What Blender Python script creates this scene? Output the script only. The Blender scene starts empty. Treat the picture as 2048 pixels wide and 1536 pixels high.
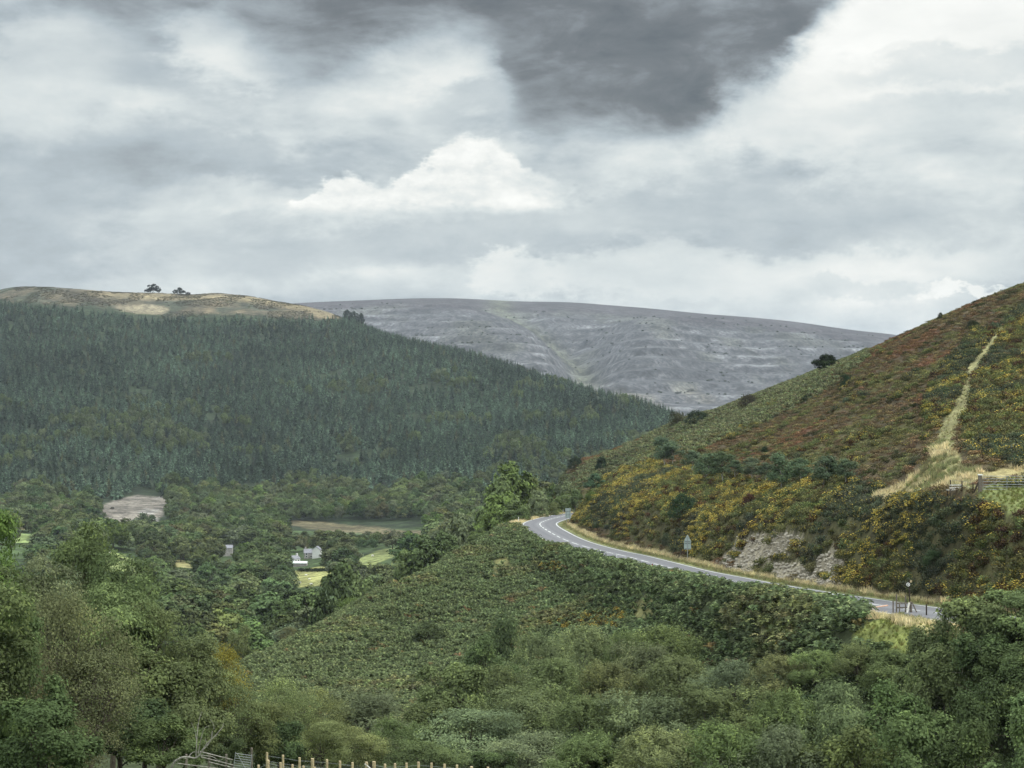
import bpy, math, random, time
import numpy as np
T0 = time.time()
SC = bpy.context.scene
C = SC.collection
R = math.radians
F = 3822.0                                   # focal length in photograph pixels (2048 wide)

# ------------------------------------------------------------------ camera
cam_d = bpy.data.cameras.new('camera'); cam = bpy.data.objects.new('camera', cam_d); C.objects.link(cam)
cam_d.sensor_width = 36.0; cam_d.lens = F/2048*36.0
cam_d.clip_start = 0.5; cam_d.clip_end = 40000
cam.location = (0, 0, 0); cam.rotation_euler = (R(90), 0, 0)
SC.camera = cam
SC.render.resolution_x = 1024; SC.render.resolution_y = 768
SC.view_settings.view_transform = 'Standard'; SC.view_settings.look = 'None'
SC.view_settings.exposure = 0.38; SC.view_settings.gamma = 1.0
SC.cycles.max_bounces = 6; SC.cycles.diffuse_bounces = 3; SC.cycles.transmission_bounces = 3
SC.cycles.volume_bounces = 0; SC.cycles.transparent_max_bounces = 4

SUN_EL, SUN_AZ = R(52), R(100)               # high behind the right shoulder, veiled by cloud

# ------------------------------------------------------------------ node helpers
class NB:
    """small builder for math node chains"""
    def __init__(s, nt): s.nt = nt
    def n(s, t, **k):
        x = s.nt.nodes.new(t)
        for a, b in k.items(): setattr(x, a, b)
        return x
    def put(s, sock, v):
        if hasattr(v, 'is_output') or isinstance(v, bpy.types.NodeSocket): s.nt.links.new(v, sock)
        else: sock.default_value = v
    def m(s, op, a, b=0.0, c=0.0, clamp=False):
        x = s.n('ShaderNodeMath', operation=op); x.use_clamp = clamp
        s.put(x.inputs[0], a); s.put(x.inputs[1], b); s.put(x.inputs[2], c)
        return x.outputs[0]
    def noise(s, vec, scale, detail=4, rough=0.55, dist=0.0):
        x = s.n('ShaderNodeTexNoise')
        if vec is not None: s.put(x.inputs['Vector'], vec)
        x.inputs['Scale'].default_value = scale; x.inputs['Detail'].default_value = detail
        x.inputs['Roughness'].default_value = rough; x.inputs['Distortion'].default_value = dist
        return x
    def ss(s, v, a, b, lo=0.0, hi=1.0):
        x = s.n('ShaderNodeMapRange', interpolation_type='SMOOTHSTEP')
        s.put(x.inputs[0], v); s.put(x.inputs[1], a); s.put(x.inputs[2], b); s.put(x.inputs[3], lo); s.put(x.inputs[4], hi)
        return x.outputs[0]
    def mix(s, f, a, b, mode='MIX'):
        x = s.n('ShaderNodeMix', data_type='RGBA', blend_type=mode)
        s.put(x.inputs[0], f); s.put(x.inputs[6], a); s.put(x.inputs[7], b)
        return x.outputs[2]
    def ramp(s, v, stops):
        x = s.n('ShaderNodeValToRGB'); s.put(x.inputs[0], v)
        e = x.color_ramp.elements
        while len(e) < len(stops): e.new(0.5)
        for i, (p, c) in enumerate(stops): e[i].position = p; e[i].color = (*c, 1)
        return x.outputs[0]
    def comb(s, x_, y_, z_):
        x = s.n('ShaderNodeCombineXYZ'); s.put(x.inputs[0], x_); s.put(x.inputs[1], y_); s.put(x.inputs[2], z_); return x.outputs[0]

# ------------------------------------------------------------------ world: Nishita sky under broken cloud
W = bpy.data.worlds.new('World'); SC.world = W; W.use_nodes = True
nt = W.node_tree; nt.nodes.clear(); b = NB(nt)
out = b.n('ShaderNodeOutputWorld'); bg = b.n('ShaderNodeBackground'); nt.links.new(bg.outputs[0], out.inputs[0])
sky = b.n('ShaderNodeTexSky', sky_type='NISHITA'); sky.sun_disc = False
sky.sun_elevation = SUN_EL; sky.sun_rotation = SUN_AZ; sky.air_density = 1.0; sky.dust_density = 2.0
tc = b.n('ShaderNodeTexCoord'); g = tc.outputs['Generated']
sp = b.n('ShaderNodeSeparateXYZ'); nt.links.new(g, sp.inputs[0])
X, Y, Z = sp.outputs
# azimuth / elevation (radians -> photo scale: 3.82 units = 1000 px)
az = b.m('MULTIPLY', b.m('ARCTAN2', X, Y), 3.822)
el = b.m('MULTIPLY', b.m('ARCSINE', Z), 3.822)
vm = b.n('ShaderNodeVectorMath', operation='MULTIPLY'); nt.links.new(g, vm.inputs[0]); vm.inputs[1].default_value = (1, 1, 2.0)
wv = vm.outputs[0]
n1 = b.noise(wv, 9.0, 7, 0.60, 0.25)        # broad billows
n2 = b.noise(wv, 26.0, 6, 0.62, 0.15)       # fine billows
vm3 = b.n('ShaderNodeVectorMath', operation='MULTIPLY'); nt.links.new(g, vm3.inputs[0]); vm3.inputs[1].default_value = (1, 1, 4.5)
n3 = b.noise(vm3.outputs[0], 7.0, 5, 0.5, 0.1)     # layered stratus
n1c = b.m('SUBTRACT', n1.outputs[0], 0.5); n2c = b.m('SUBTRACT', n2.outputs[0], 0.5); n3c = b.m('SUBTRACT', n3.outputs[0], 0.5)
# domain warp
sc1 = b.n('ShaderNodeSeparateColor'); nt.links.new(n1.outputs[1], sc1.inputs[0])
sc2 = b.n('ShaderNodeSeparateColor'); nt.links.new(n2.outputs[1], sc2.inputs[0])
def wsum(base, c1, k1, c2, k2):
    t = b.m('MULTIPLY_ADD', b.m('SUBTRACT', c1, 0.5), k1, base)
    return b.m('MULTIPLY_ADD', b.m('SUBTRACT', c2, 0.5), k2, t)
n4 = b.noise(wv, 75.0, 5, 0.65, 0.0); sc4 = b.n('ShaderNodeSeparateColor'); nt.links.new(n4.outputs[1], sc4.inputs[0])
n4c = b.m('SUBTRACT', n4.outputs[0], 0.5)
U = b.m('MULTIPLY_ADD', b.m('SUBTRACT', sc4.outputs[0], 0.5), 0.07, wsum(az, sc1.outputs[0], 0.46, sc2.outputs[0], 0.17))
V = b.m('MULTIPLY_ADD', b.m('SUBTRACT', sc4.outputs[1], 0.5), 0.05, wsum(el, sc1.outputs[1], 0.26, sc2.outputs[1], 0.12))
def ell(cx, cy, rx, ry, soft=0.5, rot=0.0, u=None, v=None):
    """1 inside an ellipse of sky centred on az/el of (cx, cy), 0 outside; soft edge"""
    u = U if u is None else u; v = V if v is None else v
    a0, e0 = (cx-1024)/1000.0, (768-cy)/1000.0
    du = b.m('SUBTRACT', u, a0); dv = b.m('SUBTRACT', v, e0)
    if rot:
        c_, s_ = math.cos(rot), math.sin(rot)
        du, dv = b.m('ADD', b.m('MULTIPLY', du, c_), b.m('MULTIPLY', dv, s_)), b.m('SUBTRACT', b.m('MULTIPLY', dv, c_), b.m('MULTIPLY', du, s_))
    du = b.m('DIVIDE', du, rx/1000.0); dv = b.m('DIVIDE', dv, ry/1000.0)
    r = b.m('SQRT', b.m('ADD', b.m('MULTIPLY', du, du), b.m('MULTIPLY', dv, dv)))
    return b.ss(r, 1.0+soft*0.5, 1.0-soft*0.5)
def half(v, at, w):                            # 1 above elevation 'at' (photo row)
    e0 = (768-at)/1000.0
    return b.ss(v, e0-w/1000.0, e0+w/1000.0)
# brightness field
B = b.m('MULTIPLY_ADD', n1c, 1.0, 0.565)
B = b.m('MULTIPLY_ADD', n3c, 0.75, B)
vm5 = b.n('ShaderNodeVectorMath', operation='MULTIPLY'); nt.links.new(g, vm5.inputs[0]); vm5.inputs[1].default_value = (1, 1, 2.6)
n5 = b.noise(vm5.outputs[0], 15.0, 6, 0.6, 0.6); n5c = b.m('SUBTRACT', n5.outputs[0], 0.5)
B = b.m('MULTIPLY_ADD', n5c, 0.34, B)
B = b.m('MULTIPLY_ADD', n2c, 0.16, B)
B = b.m('MULTIPLY_ADD', n4c, 0.07, B)
def add(m, k):
    global B
    B = b.m('MULTIPLY_ADD', m, k, B)
def blend(m, val, k=1.0):
    global B
    f = b.m('MULTIPLY', m, k)
    B = b.m('ADD', b.m('MULTIPLY', B, b.m('SUBTRACT', 1.0, f)), b.m('MULTIPLY', val, f))
det = b.m('MULTIPLY_ADD', n2c, 0.24, b.m('MULTIPLY_ADD', n4c, 0.08, b.m('MULTIPLY', n3c, 0.34)))
def lv(x): return b.m('ADD', x, det)
blend(ell(60, 400, 190, 170, 0.9), lv(0.42), 0.75)
blend(ell(450, 330, 330, 40, 1.0), lv(0.38), 0.65)
blend(ell(330, 165, 160, 60, 1.0), lv(0.40), 0.6)
blend(ell(90, 190, 160, 110, 0.7), lv(0.66), 0.6)
blend(ell(450, 110, 130, 70, 0.7), lv(0.80), 0.7)
blend(ell(890, 125, 130, 65, 0.9), lv(0.82), 0.75)
blend(ell(870, 500, 420, 55, 0.9), lv(0.40), 0.7)
blend(ell(1480, 430, 420, 65, 0.9), lv(0.42), 0.75)
blend(ell(1330, 560, 260, 50, 0.6), lv(0.74), 0.6)
blend(ell(1040, 575, 100, 34, 0.7), lv(0.80), 0.6)
blend(ell(1900, 572, 40, 16, 0.6), lv(0.92), 0.7)
blend(ell(1740, 520, 260, 40, 0.6), lv(0.74), 0.5)
blend(ell(1760, 565, 110, 28, 0.7), lv(0.50), 0.6)
blend(b.m('MULTIPLY', ell(1860, 90, 360, 150, 0.7), 1.0), lv(0.93), 0.9)
blend(ell(1900, 150, 210, 42, 0.9), lv(0.60), 0.7)
blend(ell(1600, 250, 230, 90, 0.7), lv(0.80), 0.7)
blend(ell(1880, 240, 200, 40, 0.9), lv(0.58), 0.6)
# dark rain cloud spreading over the top
U2 = wsum(az, sc1.outputs[0], 0.10, sc2.outputs[0], 0.10); V2 = wsum(el, sc1.outputs[1], 0.07, sc2.outputs[1], 0.09)
U3 = b.m('MULTIPLY_ADD', b.m('SUBTRACT', sc4.outputs[0], 0.5), 0.05, wsum(az, sc1.outputs[0], 0.10, sc2.outputs[0], 0.12)); V3 = b.m('MULTIPLY_ADD', b.m('SUBTRACT', sc4.outputs[1], 0.5), 0.045, wsum(el, sc1.outputs[1], 0.06, sc2.outputs[1], 0.10))
def elk(*a): return ell(*a, u=U2, v=V2)
def elc(*a): return ell(*a, u=U3, v=V3)
def prof(pts, u):
    """outline row of a cloud as a function of azimuth"""
    f = b.n('ShaderNodeFloatCurve'); nt.links.new(b.m('MULTIPLY', b.m('ADD', u, 1.024), 1/2.048, clamp=True), f.inputs[1])
    c = f.mapping.curves[0]; P_ = [(x/2048.0, (y+200)/900.0) for x, y in pts]
    c.points[0].location = P_[0]; c.points[1].location = P_[-1]
    for q in P_[1:-1]: c.points.new(*q)
    f.mapping.update()
    return b.m('MULTIPLY_ADD', f.outputs[0], -0.9, 0.968)        # elevation of the outline
bot = prof([(0, 20), (130, 50), (300, 85), (420, 85), (480, 112), (520, 155), (600, 176), (700, 168), (770, 132), (850, 122), (940, 118), (1000, 162), (1040, 245), (1130, 282), (1250, 276), (1380, 260), (1450, 215), (1530, 175), (1600, 105), (1720, 10), (1820, -80), (2048, -160)], U2)
sft = b.ss(az, 0.30, 0.55, 0.062, 0.036)
dk = b.ss(b.m('DIVIDE', b.m('SUBTRACT', V2, bot), sft), -1.0, 1.5)
dk = b.m('MULTIPLY', dk, b.ss(el, 1.25, 0.95)); dk = b.m('MULTIPLY', dk, b.ss(b.m('ABSOLUTE', az), 2.2, 1.3))
dkv = b.m('MULTIPLY', b.ss(b.m('ABSOLUTE', b.m('SUBTRACT', U2, 0.12)), 0.95, 0.35), 1.0)
dkd = b.m('MULTIPLY', dk, b.m('MULTIPLY_ADD', dkv, 0.42, 0.56))
blend(ell(1010, 240, 130, 42, 0.9), lv(0.42), 0.7)
blend(dkd, b.m('MULTIPLY_ADD', n3c, 0.50, b.m('MULTIPLY_ADD', n2c, 0.16, b.m('MULTIPLY_ADD', n5c, 0.55, b.m('MULTIPLY_ADD', n1c, 0.40, 0.13)))), 0.97)
# bright cumulus in the middle, flat based
top = prof([(0, 600), (600, 420), (640, 378), (700, 346), (765, 368), (800, 345), (840, 316), (875, 292), (915, 282), (965, 285), (1010, 300), (1065, 332), (1130, 355), (1215, 405), (1270, 600), (2048, 600)], U3)
cu = b.m('MULTIPLY', b.ss(b.m('SUBTRACT', top, V3), -0.006, 0.016), b.ss(b.m('MULTIPLY_ADD', n2c, 0.05, el), 0.338, 0.366))
shade = b.ss(b.m('ADD', b.m('SUBTRACT', az, 0.0), b.m('MULTIPLY', n1c, 0.3)), -0.02, 0.16)
blend(cu, b.m('SUBTRACT', b.m('MULTIPLY_ADD', n4c, 0.5, b.m('MULTIPLY_ADD', n2c, 0.8, 0.88)), b.m('MULTIPLY', shade, 0.34)), 0.92)
ccol = b.ramp(B, [(0.0, (0.078, 0.091, 0.098)), (0.16, (0.142, 0.154, 0.160)), (0.42, (0.395, 0.448, 0.475)), (0.62, (0.600, 0.645, 0.640)),
                  (0.80, (0.79, 0.80, 0.765)), (1.0, (0.95, 0.945, 0.90))])
# an overcast sky is brightest towards the zenith, out of frame
zen = b.ss(Z, 0.20, 0.65, 0.88, 3.8)
below = b.ss(Z, -0.10, 0.0, 0.25, 1.0)
ccol2 = b.n('ShaderNodeVectorMath', operation='SCALE'); nt.links.new(ccol, ccol2.inputs[0])
nt.links.new(b.m('MULTIPLY', b.m('MULTIPLY', zen, below), 10.0), ccol2.inputs[3])
fin = b.mix(0.93, sky.outputs[0], ccol2.outputs[0])
nt.links.new(fin, bg.inputs[0]); bg.inputs[1].default_value = 0.10

# ------------------------------------------------------------------ sun, veiled by cloud
sd = bpy.data.lights.new('sun', 'SUN'); sun = bpy.data.objects.new('sun', sd); C.objects.link(sun)
sd.energy = 1.5; sd.angle = R(10); sd.color = (1.0, 0.95, 0.87)
# direction towards the sun: azimuth measured from +Y clockwise
sdir = (math.sin(SUN_AZ)*math.cos(SUN_EL), math.cos(SUN_AZ)*math.cos(SUN_EL), math.sin(SUN_EL))
import mathutils
sun.rotation_euler = mathutils.Vector(sdir).to_track_quat('Z', 'Y').to_euler()
# ------------------------------------------------------------------ numeric helpers
def P(px, py, d): return ((px-1024)/F*d, d, (768-py)/F*d)
def hsh(ix, iy, seed):
    h = (ix.astype(np.int64)*374761393 + iy.astype(np.int64)*668265263 + seed*1442695041) & 0xffffffff
    h = ((h ^ (h >> 13))*1274126177) & 0xffffffff
    return ((h ^ (h >> 16)) & 0xffff)/65535.0
def vnoise(x, y, seed=0):
    x0 = np.floor(x); y0 = np.floor(y); fx = x-x0; fy = y-y0
    fx = fx*fx*(3-2*fx); fy = fy*fy*(3-2*fy)
    a = hsh(x0, y0, seed); b_ = hsh(x0+1, y0, seed); c = hsh(x0, y0+1, seed); d = hsh(x0+1, y0+1, seed)
    return (a*(1-fx)+b_*fx)*(1-fy)+(c*(1-fx)+d*fx)*fy
def fbm(x, y, o=4, seed=0):
    s = 0; a = 1; t = 0
    for i in range(o):
        s = s+a*vnoise(x*2**i, y*2**i, seed+i*17); t += a; a *= 0.5
    return s/t-0.5
def inpoly(px, py, poly):
    px = np.asarray(px, float); py = np.asarray(py, float); r = np.zeros(px.shape, bool)
    n = len(poly); j = n-1
    for i in range(n):
        xi, yi = poly[i]; xj, yj = poly[j]
        if yi != yj: r ^= ((yi > py) != (yj > py)) & (px < (xj-xi)*(py-yi)/(yj-yi)+xi)
        j = i
    return r
def smooth(a, b_, x):
    t = np.clip((x-a)/(b_-a), 0, 1); return t*t*(3-2*t)

def mesh_np(name, V, Fc, mats=(), smooth_=False, attrs=None, midx=None):
    """V (n,3); Fc list of arrays (m,k) with constant k each, or one array"""
    if isinstance(Fc, np.ndarray): Fc = [Fc]
    me = bpy.data.meshes.new(name)
    V = np.asarray(V, np.float32); me.vertices.add(len(V)); me.vertices.foreach_set('co', V.ravel())
    nl = sum(f.size for f in Fc); nf = sum(len(f) for f in Fc)
    me.loops.add(nl); me.polygons.add(nf)
    me.loops.foreach_set('vertex_index', np.concatenate([f.ravel() for f in Fc]).astype(np.int32))
    tot = np.concatenate([np.full(len(f), f.shape[1]) for f in Fc]); st = np.concatenate([[0], np.cumsum(tot)[:-1]])
    me.polygons.foreach_set('loop_start', st.astype(np.int32))
    if midx is not None: me.polygons.foreach_set('material_index', np.asarray(midx, np.int32))
    me.polygons.foreach_set('use_smooth', np.full(nf, smooth_))
    for m in mats: me.materials.append(m)
    for k, (dom, typ, val) in (attrs or {}).items():
        at = me.attributes.new(k, typ, dom)
        at.data.foreach_set({'FLOAT': 'value', 'FLOAT_COLOR': 'color', 'FLOAT_VECTOR': 'vector', 'INT': 'value'}[typ], np.asarray(val, np.float32 if typ != 'INT' else np.int32).ravel())
    me.update(calc_edges=True); me.validate()
    return me
def link(name, me, parent=None, mat=None):
    o = bpy.data.objects.new(name, me); C.objects.link(o)
    if parent: o.parent = parent
    if mat and me is not None: me.materials.append(mat)
    return o
def tag(o, label=None, cat=None, group=None, kind=None):
    if label: o['label'] = label
    if cat: o['category'] = cat
    if group: o['group'] = group
    if kind: o['kind'] = kind
    return o
def empty(name, loc=(0, 0, 0), rz=0):
    o = bpy.data.objects.new(name, None); C.objects.link(o); o.location = loc; o.rotation_euler = (0, 0, rz); return o

# ------------------------------------------------------------------ materials
def mat(name, rough=0.9):
    m = bpy.data.materials.new(name); m.use_nodes = True; n = m.node_tree; bb = NB(n)
    p = n.nodes['Principled BSDF']; p.inputs['Roughness'].default_value = rough
    p.inputs['Specular IOR Level'].default_value = 0.25
    return m, n, bb, p
def plain(name, col, rough=0.85, scale=6.0, amt=0.35, spec=0.25, metal=0.0):
    m, n, bb, p = mat(name, rough)
    t = bb.n('ShaderNodeTexCoord')
    no = bb.noise(t.outputs['Object'], scale, 5, 0.6)
    f = bb.ss(no.outputs[0], 0.3, 0.7, 1-amt, 1+amt*0.6)
    v = bb.n('ShaderNodeVectorMath', operation='SCALE'); v.inputs[0].default_value = col; n.links.new(f, v.inputs[3])
    n.links.new(v.outputs[0], p.inputs['Base Color']); p.inputs['Specular IOR Level'].default_value = spec; p.inputs['Metallic'].default_value = metal
    return m
def ground_mat(name, s1, s2, s3, bump=0.3, amt=(0.35, 0.3, 0.3)):
    m, n, bb, p = mat(name, 0.95); p.inputs['Specular IOR Level'].default_value = 0.1
    a = bb.n('ShaderNodeAttribute', attribute_name='gc')
    ge = bb.n('ShaderNodeNewGeometry'); pos = ge.outputs['Position']
    a1 = bb.noise(pos, s1, 5, 0.6); a2 = bb.noise(pos, s2, 4, 0.6); a3 = bb.noise(pos, s3, 3, 0.6)
    f = bb.m('MULTIPLY', bb.ss(a1.outputs[0], .3, .7, 1-amt[0], 1+amt[0]), bb.m('MULTIPLY', bb.ss(a2.outputs[0], .3, .7, 1-amt[1], 1+amt[1]), bb.ss(a3.outputs[0], .3, .7, 1-amt[2], 1+amt[2])))
    v = bb.n('ShaderNodeVectorMath', operation='SCALE'); n.links.new(a.outputs['Color'], v.inputs[0]); n.links.new(f, v.inputs[3])
    n.links.new(v.outputs[0], p.inputs['Base Color'])
    return m, n, bb, p, pos
def leaf_mat(name, transl=0.25, var=0.5, rndvar=0.25, tip=(1.55, 1.5, 1.2), inst=False, objcol=True, col=(0.05, 0.08, 0.03)):
    """foliage: colour of the plant (object colour) varied leaf spray by leaf spray (attribute v)"""
    m = bpy.data.materials.new(name); m.use_nodes = True; n = m.node_tree; n.nodes.clear(); bb = NB(n)
    o = bb.n('ShaderNodeOutputMaterial'); d = bb.n('ShaderNodeBsdfDiffuse'); t = bb.n('ShaderNodeBsdfTranslucent'); mx = bb.n('ShaderNodeMixShader')
    mx.inputs[0].default_value = transl
    n.links.new(d.outputs[0], mx.inputs[1]); n.links.new(t.outputs[0], mx.inputs[2]); n.links.new(mx.outputs[0], o.inputs[0])
    oi = bb.n('ShaderNodeObjectInfo'); av = bb.n('ShaderNodeAttribute', attribute_name='v')
    base = oi.outputs['Color'] if objcol else col+(1,)
    if inst:
        ti = bb.n('ShaderNodeAttribute', attribute_name='tint', attribute_type='INSTANCER'); base = ti.outputs['Color']
    v = av.outputs['Fac']
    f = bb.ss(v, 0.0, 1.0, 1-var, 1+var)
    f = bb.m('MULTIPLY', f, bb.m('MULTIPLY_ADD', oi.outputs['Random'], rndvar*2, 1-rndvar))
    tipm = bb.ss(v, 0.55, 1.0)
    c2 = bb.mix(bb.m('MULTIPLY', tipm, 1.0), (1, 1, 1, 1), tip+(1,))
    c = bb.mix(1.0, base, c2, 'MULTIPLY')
    vs = bb.n('ShaderNodeVectorMath', operation='SCALE'); n.links.new(c, vs.inputs[0]); n.links.new(f, vs.inputs[3])
    n.links.new(vs.outputs[0], d.inputs[0]); n.links.new(vs.outputs[0], t.inputs[0])
    return m

# ------------------------------------------------------------------ road centre line (photo column, photo row, distance)
RC = [(2450, 1290, 98), (2250, 1272, 106), (2050, 1249, 118), (1890, 1228, 131), (1800, 1216, 141), (1722, 1205, 152), (1600, 1186, 170), (1500, 1169, 190), (1440, 1157, 205),
      (1370, 1143, 222), (1300, 1125, 243), (1250, 1112, 262), (1200, 1101, 280), (1150, 1087, 300), (1120, 1075, 315), (1100, 1064, 328),
      (1087, 1056, 340), (1080, 1049.5, 352), (1083, 1044.5, 365), (1100, 1038.5, 386), (1128, 1031.5, 412), (1158, 1027, 437), (1195, 1024, 460), (1240, 1022, 485)]
rc = np.array([P(*r) for r in RC])
def catmull(pts, n):
    pts = np.asarray(pts); p = np.vstack([2*pts[0]-pts[1], pts, 2*pts[-1]-pts[-2]]); o = []
    for i in range(1, len(p)-2):
        t = np.linspace(0, 1, n, endpoint=False)[:, None]
        a, b_, c, d = p[i-1], p[i], p[i+1], p[i+2]
        o.append(0.5*((2*b_)+(-a+c)*t+(2*a-5*b_+4*c-d)*t**2+(-a+3*b_-3*c+d)*t**3))
    o.append(pts[-1:]); return np.vstack(o)
def resample(path, step):
    s = np.concatenate([[0], np.cumsum(np.linalg.norm(np.diff(path[:, :2], axis=0), axis=1))])
    q = np.arange(0, s[-1], step); return np.stack([np.interp(q, s, path[:, k]) for k in range(path.shape[1])], 1), q
road, road_s = resample(catmull(rc, 12), 0.8)
for _ in range(14):                          # ease small kinks, heights more than plan
    road[1:-1, 2] = 0.25*road[:-2, 2]+0.5*road[1:-1, 2]+0.25*road[2:, 2]
rt = np.gradient(road[:, :2], axis=0); rt /= np.linalg.norm(rt, axis=1)[:, None]
rn = np.stack([rt[:, 1], -rt[:, 0]], 1)      # to the right of travel = uphill side
def road_pt(i, off): return road[i, :2]+rn[i]*off

# ------------------------------------------------------------------ terrain: thin plate surfaces through surveyed points
A0 = 40.0
def cq(x, y): return np.stack([np.asarray(x)/(np.asarray(y)+A0)*F/600.0, np.log(np.asarray(y)+25.0)*2.2], -1)
def tps(pts, lam=1e-3):
    pts = np.array(pts, float); q = cq(pts[:, 0], pts[:, 1]); z = pts[:, 2]; n = len(q)
    r2 = ((q[:, None]-q[None])**2).sum(-1); K = np.where(r2 > 0, 0.5*r2*np.log(r2+1e-12), 0)+np.eye(n)*lam
    Pm = np.hstack([np.ones((n, 1)), q]); M = np.block([[K, Pm], [Pm.T, np.zeros((3, 3))]])
    w = np.linalg.solve(M, np.concatenate([z, [0, 0, 0]]))
    def ev(x, y):
        sh = np.shape(x); qq = cq(np.ravel(x), np.ravel(y)); o = np.empty(len(qq))
        for i in range(0, len(qq), 20000):
            s_ = qq[i:i+20000]; r = ((s_[:, None]-q[None])**2).sum(-1)
            o[i:i+20000] = (0.5*r*np.log(r+1e-12))@w[:n]+w[n]+s_@w[n+1:]
        return o.reshape(sh)
    return ev
N = []
for u in (-900, -300, 300, 900, 1500, 2100, 2700, 3300):
    r_ = u > 950
    N += [((u-1024)/F*15, -20, -1.0), ((u-1024)/F*45, 3, -1.75), ((u-1024)/F*70, 30, -7.8), ((u-1024)/F*100, 60, -14.2)]
    if u < 2600:
        N += [((u-1024)/F*90, 90, -19.2 if not r_ else -21.5)]
def A(px, py, d): N.append(P(px, py, d))
def Z_(px, d, z): N.append(((px-1024)/F*d, d, z))
for u, z in ((-600, -20), (-200, -21), (200, -22), (600, -22.5), (1000, -23.5), (1300, -23), (1600, -21.8)): Z_(u, 112, z)
for u, z in ((0, -25), (400, -26), (700, -27), (1000, -26.5), (1250, -25)): Z_(u, 145, z)
for i in range(0, len(RC)): N.append(P(*RC[i]))
# below the road
for a in [(1450,1300,175),(1450,1400,150),(1300,1200,215),(1300,1250,195),(1300,1300,178),(1600,1240,155),(1600,1300,142),(1600,1400,125),
          (1750,1262,128),(1700,1280,130),(1800,1243,134),(1860,1262,124),
          (1100,1130,290),(1100,1200,250),(1100,1280,215),(1100,1350,190),(1200,1150,262),(1380,1180,205),
          (950,1200,265),(950,1300,220),(950,1400,185),(800,1250,255),(800,1330,220),(800,1400,190),(650,1320,225),(650,1390,198),(540,1400,190)]: A(*a)
Z_(1800, 112, -21.5); Z_(1930, 110, -21.0); Z_(2050, 104, -20.8); Z_(2000, 94, -23.0); Z_(2300, 84, -20.5); Z_(2100, 111, -17.0)
for q in ((1010,400,-36),(1060,430,-34),(985,435,-42),(1100,455,-35.5),(1130,480,-35),(940,420,-48)): Z_(*q)
crest = [(1032,1045,347),(1000,1062,344),(950,1090,335),(900,1118,325),(850,1148,312),(800,1172,300),(750,1193,290),(700,1220,277),(650,1247,265),(600,1278,252),(540,1308,238),(480,1337,225),(430,1372,210),(360,1410,195)]
for (u, y, d) in crest:
    A(u, y, d); z = (768-y)/F*d
    k = 0.35 if u > 1010 else 1.0
    Z_(u-12, d+28, z-7*k); Z_(u-12, d+80, z-22*k)
Z_(300, 88, -18.2); Z_(500, 88, -18.1); Z_(750, 84, -17.7); Z_(950, 86, -18.6)
for (u, d, z) in [(0,200,-38),(200,200,-36),(-600,200,-38),(0,400,-58),(-600,400,-60),(500,400,-60),(700,450,-60),(900,500,-58),(1000,500,-52),(1100,520,-44),
                  (1050,600,-62),(900,650,-78),(500,650,-80),(0,650,-80),(-600,650,-80),(1130,700,-66),(1250,760,-60),(1400,760,-45)]: Z_(u, d, z)
for u in (-800, 0, 500, 900, 1100): Z_(u, 760, -95)
# hillside above the road
for a in [(2040,990,151),(2040,1004,147),(1960,1001,149),(1915,1000,150),(2040,950,164),(2040,850,195),(2040,750,235),(2040,650,285),(2048,576,335),(2040,1100,136),(2040,1180,126),
          (1960,985,153),(1900,985,157),(1900,900,185),(1900,800,230),(1900,700,290),(1900,630,350),(1900,1150,138),(1900,1070,147),
          (1750,1110,163),(1750,1000,190),(1750,900,225),(1750,800,290),(1750,697,400),(1600,1100,190),(1600,1000,222),(1600,900,275),(1600,820,360),(1600,760,470),
          (1450,1090,222),(1450,1000,262),(1450,900,350),(1450,850,440),(1450,816,540),(1300,1060,264),(1300,1000,300),(1300,940,360),(1300,905,440),(1300,872,560),
          (1200,1050,305),(1200,1000,340),(1200,965,385),(1200,940,460),(1200,915,560),(1168,1015,348),(1162,1038,334),(1150,975,520),(1130,945,600),
          (2250,900,160),(2250,700,220),(2250,520,330),(2600,1180,100),(2600,900,140),(2600,450,300)]: A(*a)
for (u, d, z) in [(2048,420,18),(2048,760,6),(1900,460,13.5),(1750,520,7),(1600,600,0),(1450,680,-9),(1300,700,-24),(1750,760,-6),(1170,430,-27.8),(1215,450,-26.0),(2600,400,36),(2600,760,25),(3300,120,-5),(3300,400,40)]: Z_(u, d, z)
for (u, y, d) in [(1500,797,520),(1420,829,585),(1350,855,600),(1250,893,590),(1180,921,585),(1140,940,585)]:
    A(u, y, d); z = (768-y)/F*d; Z_(u, d+45, z-4); Z_(u, d+110, z-16)
near_ev = tps(N)

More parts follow.
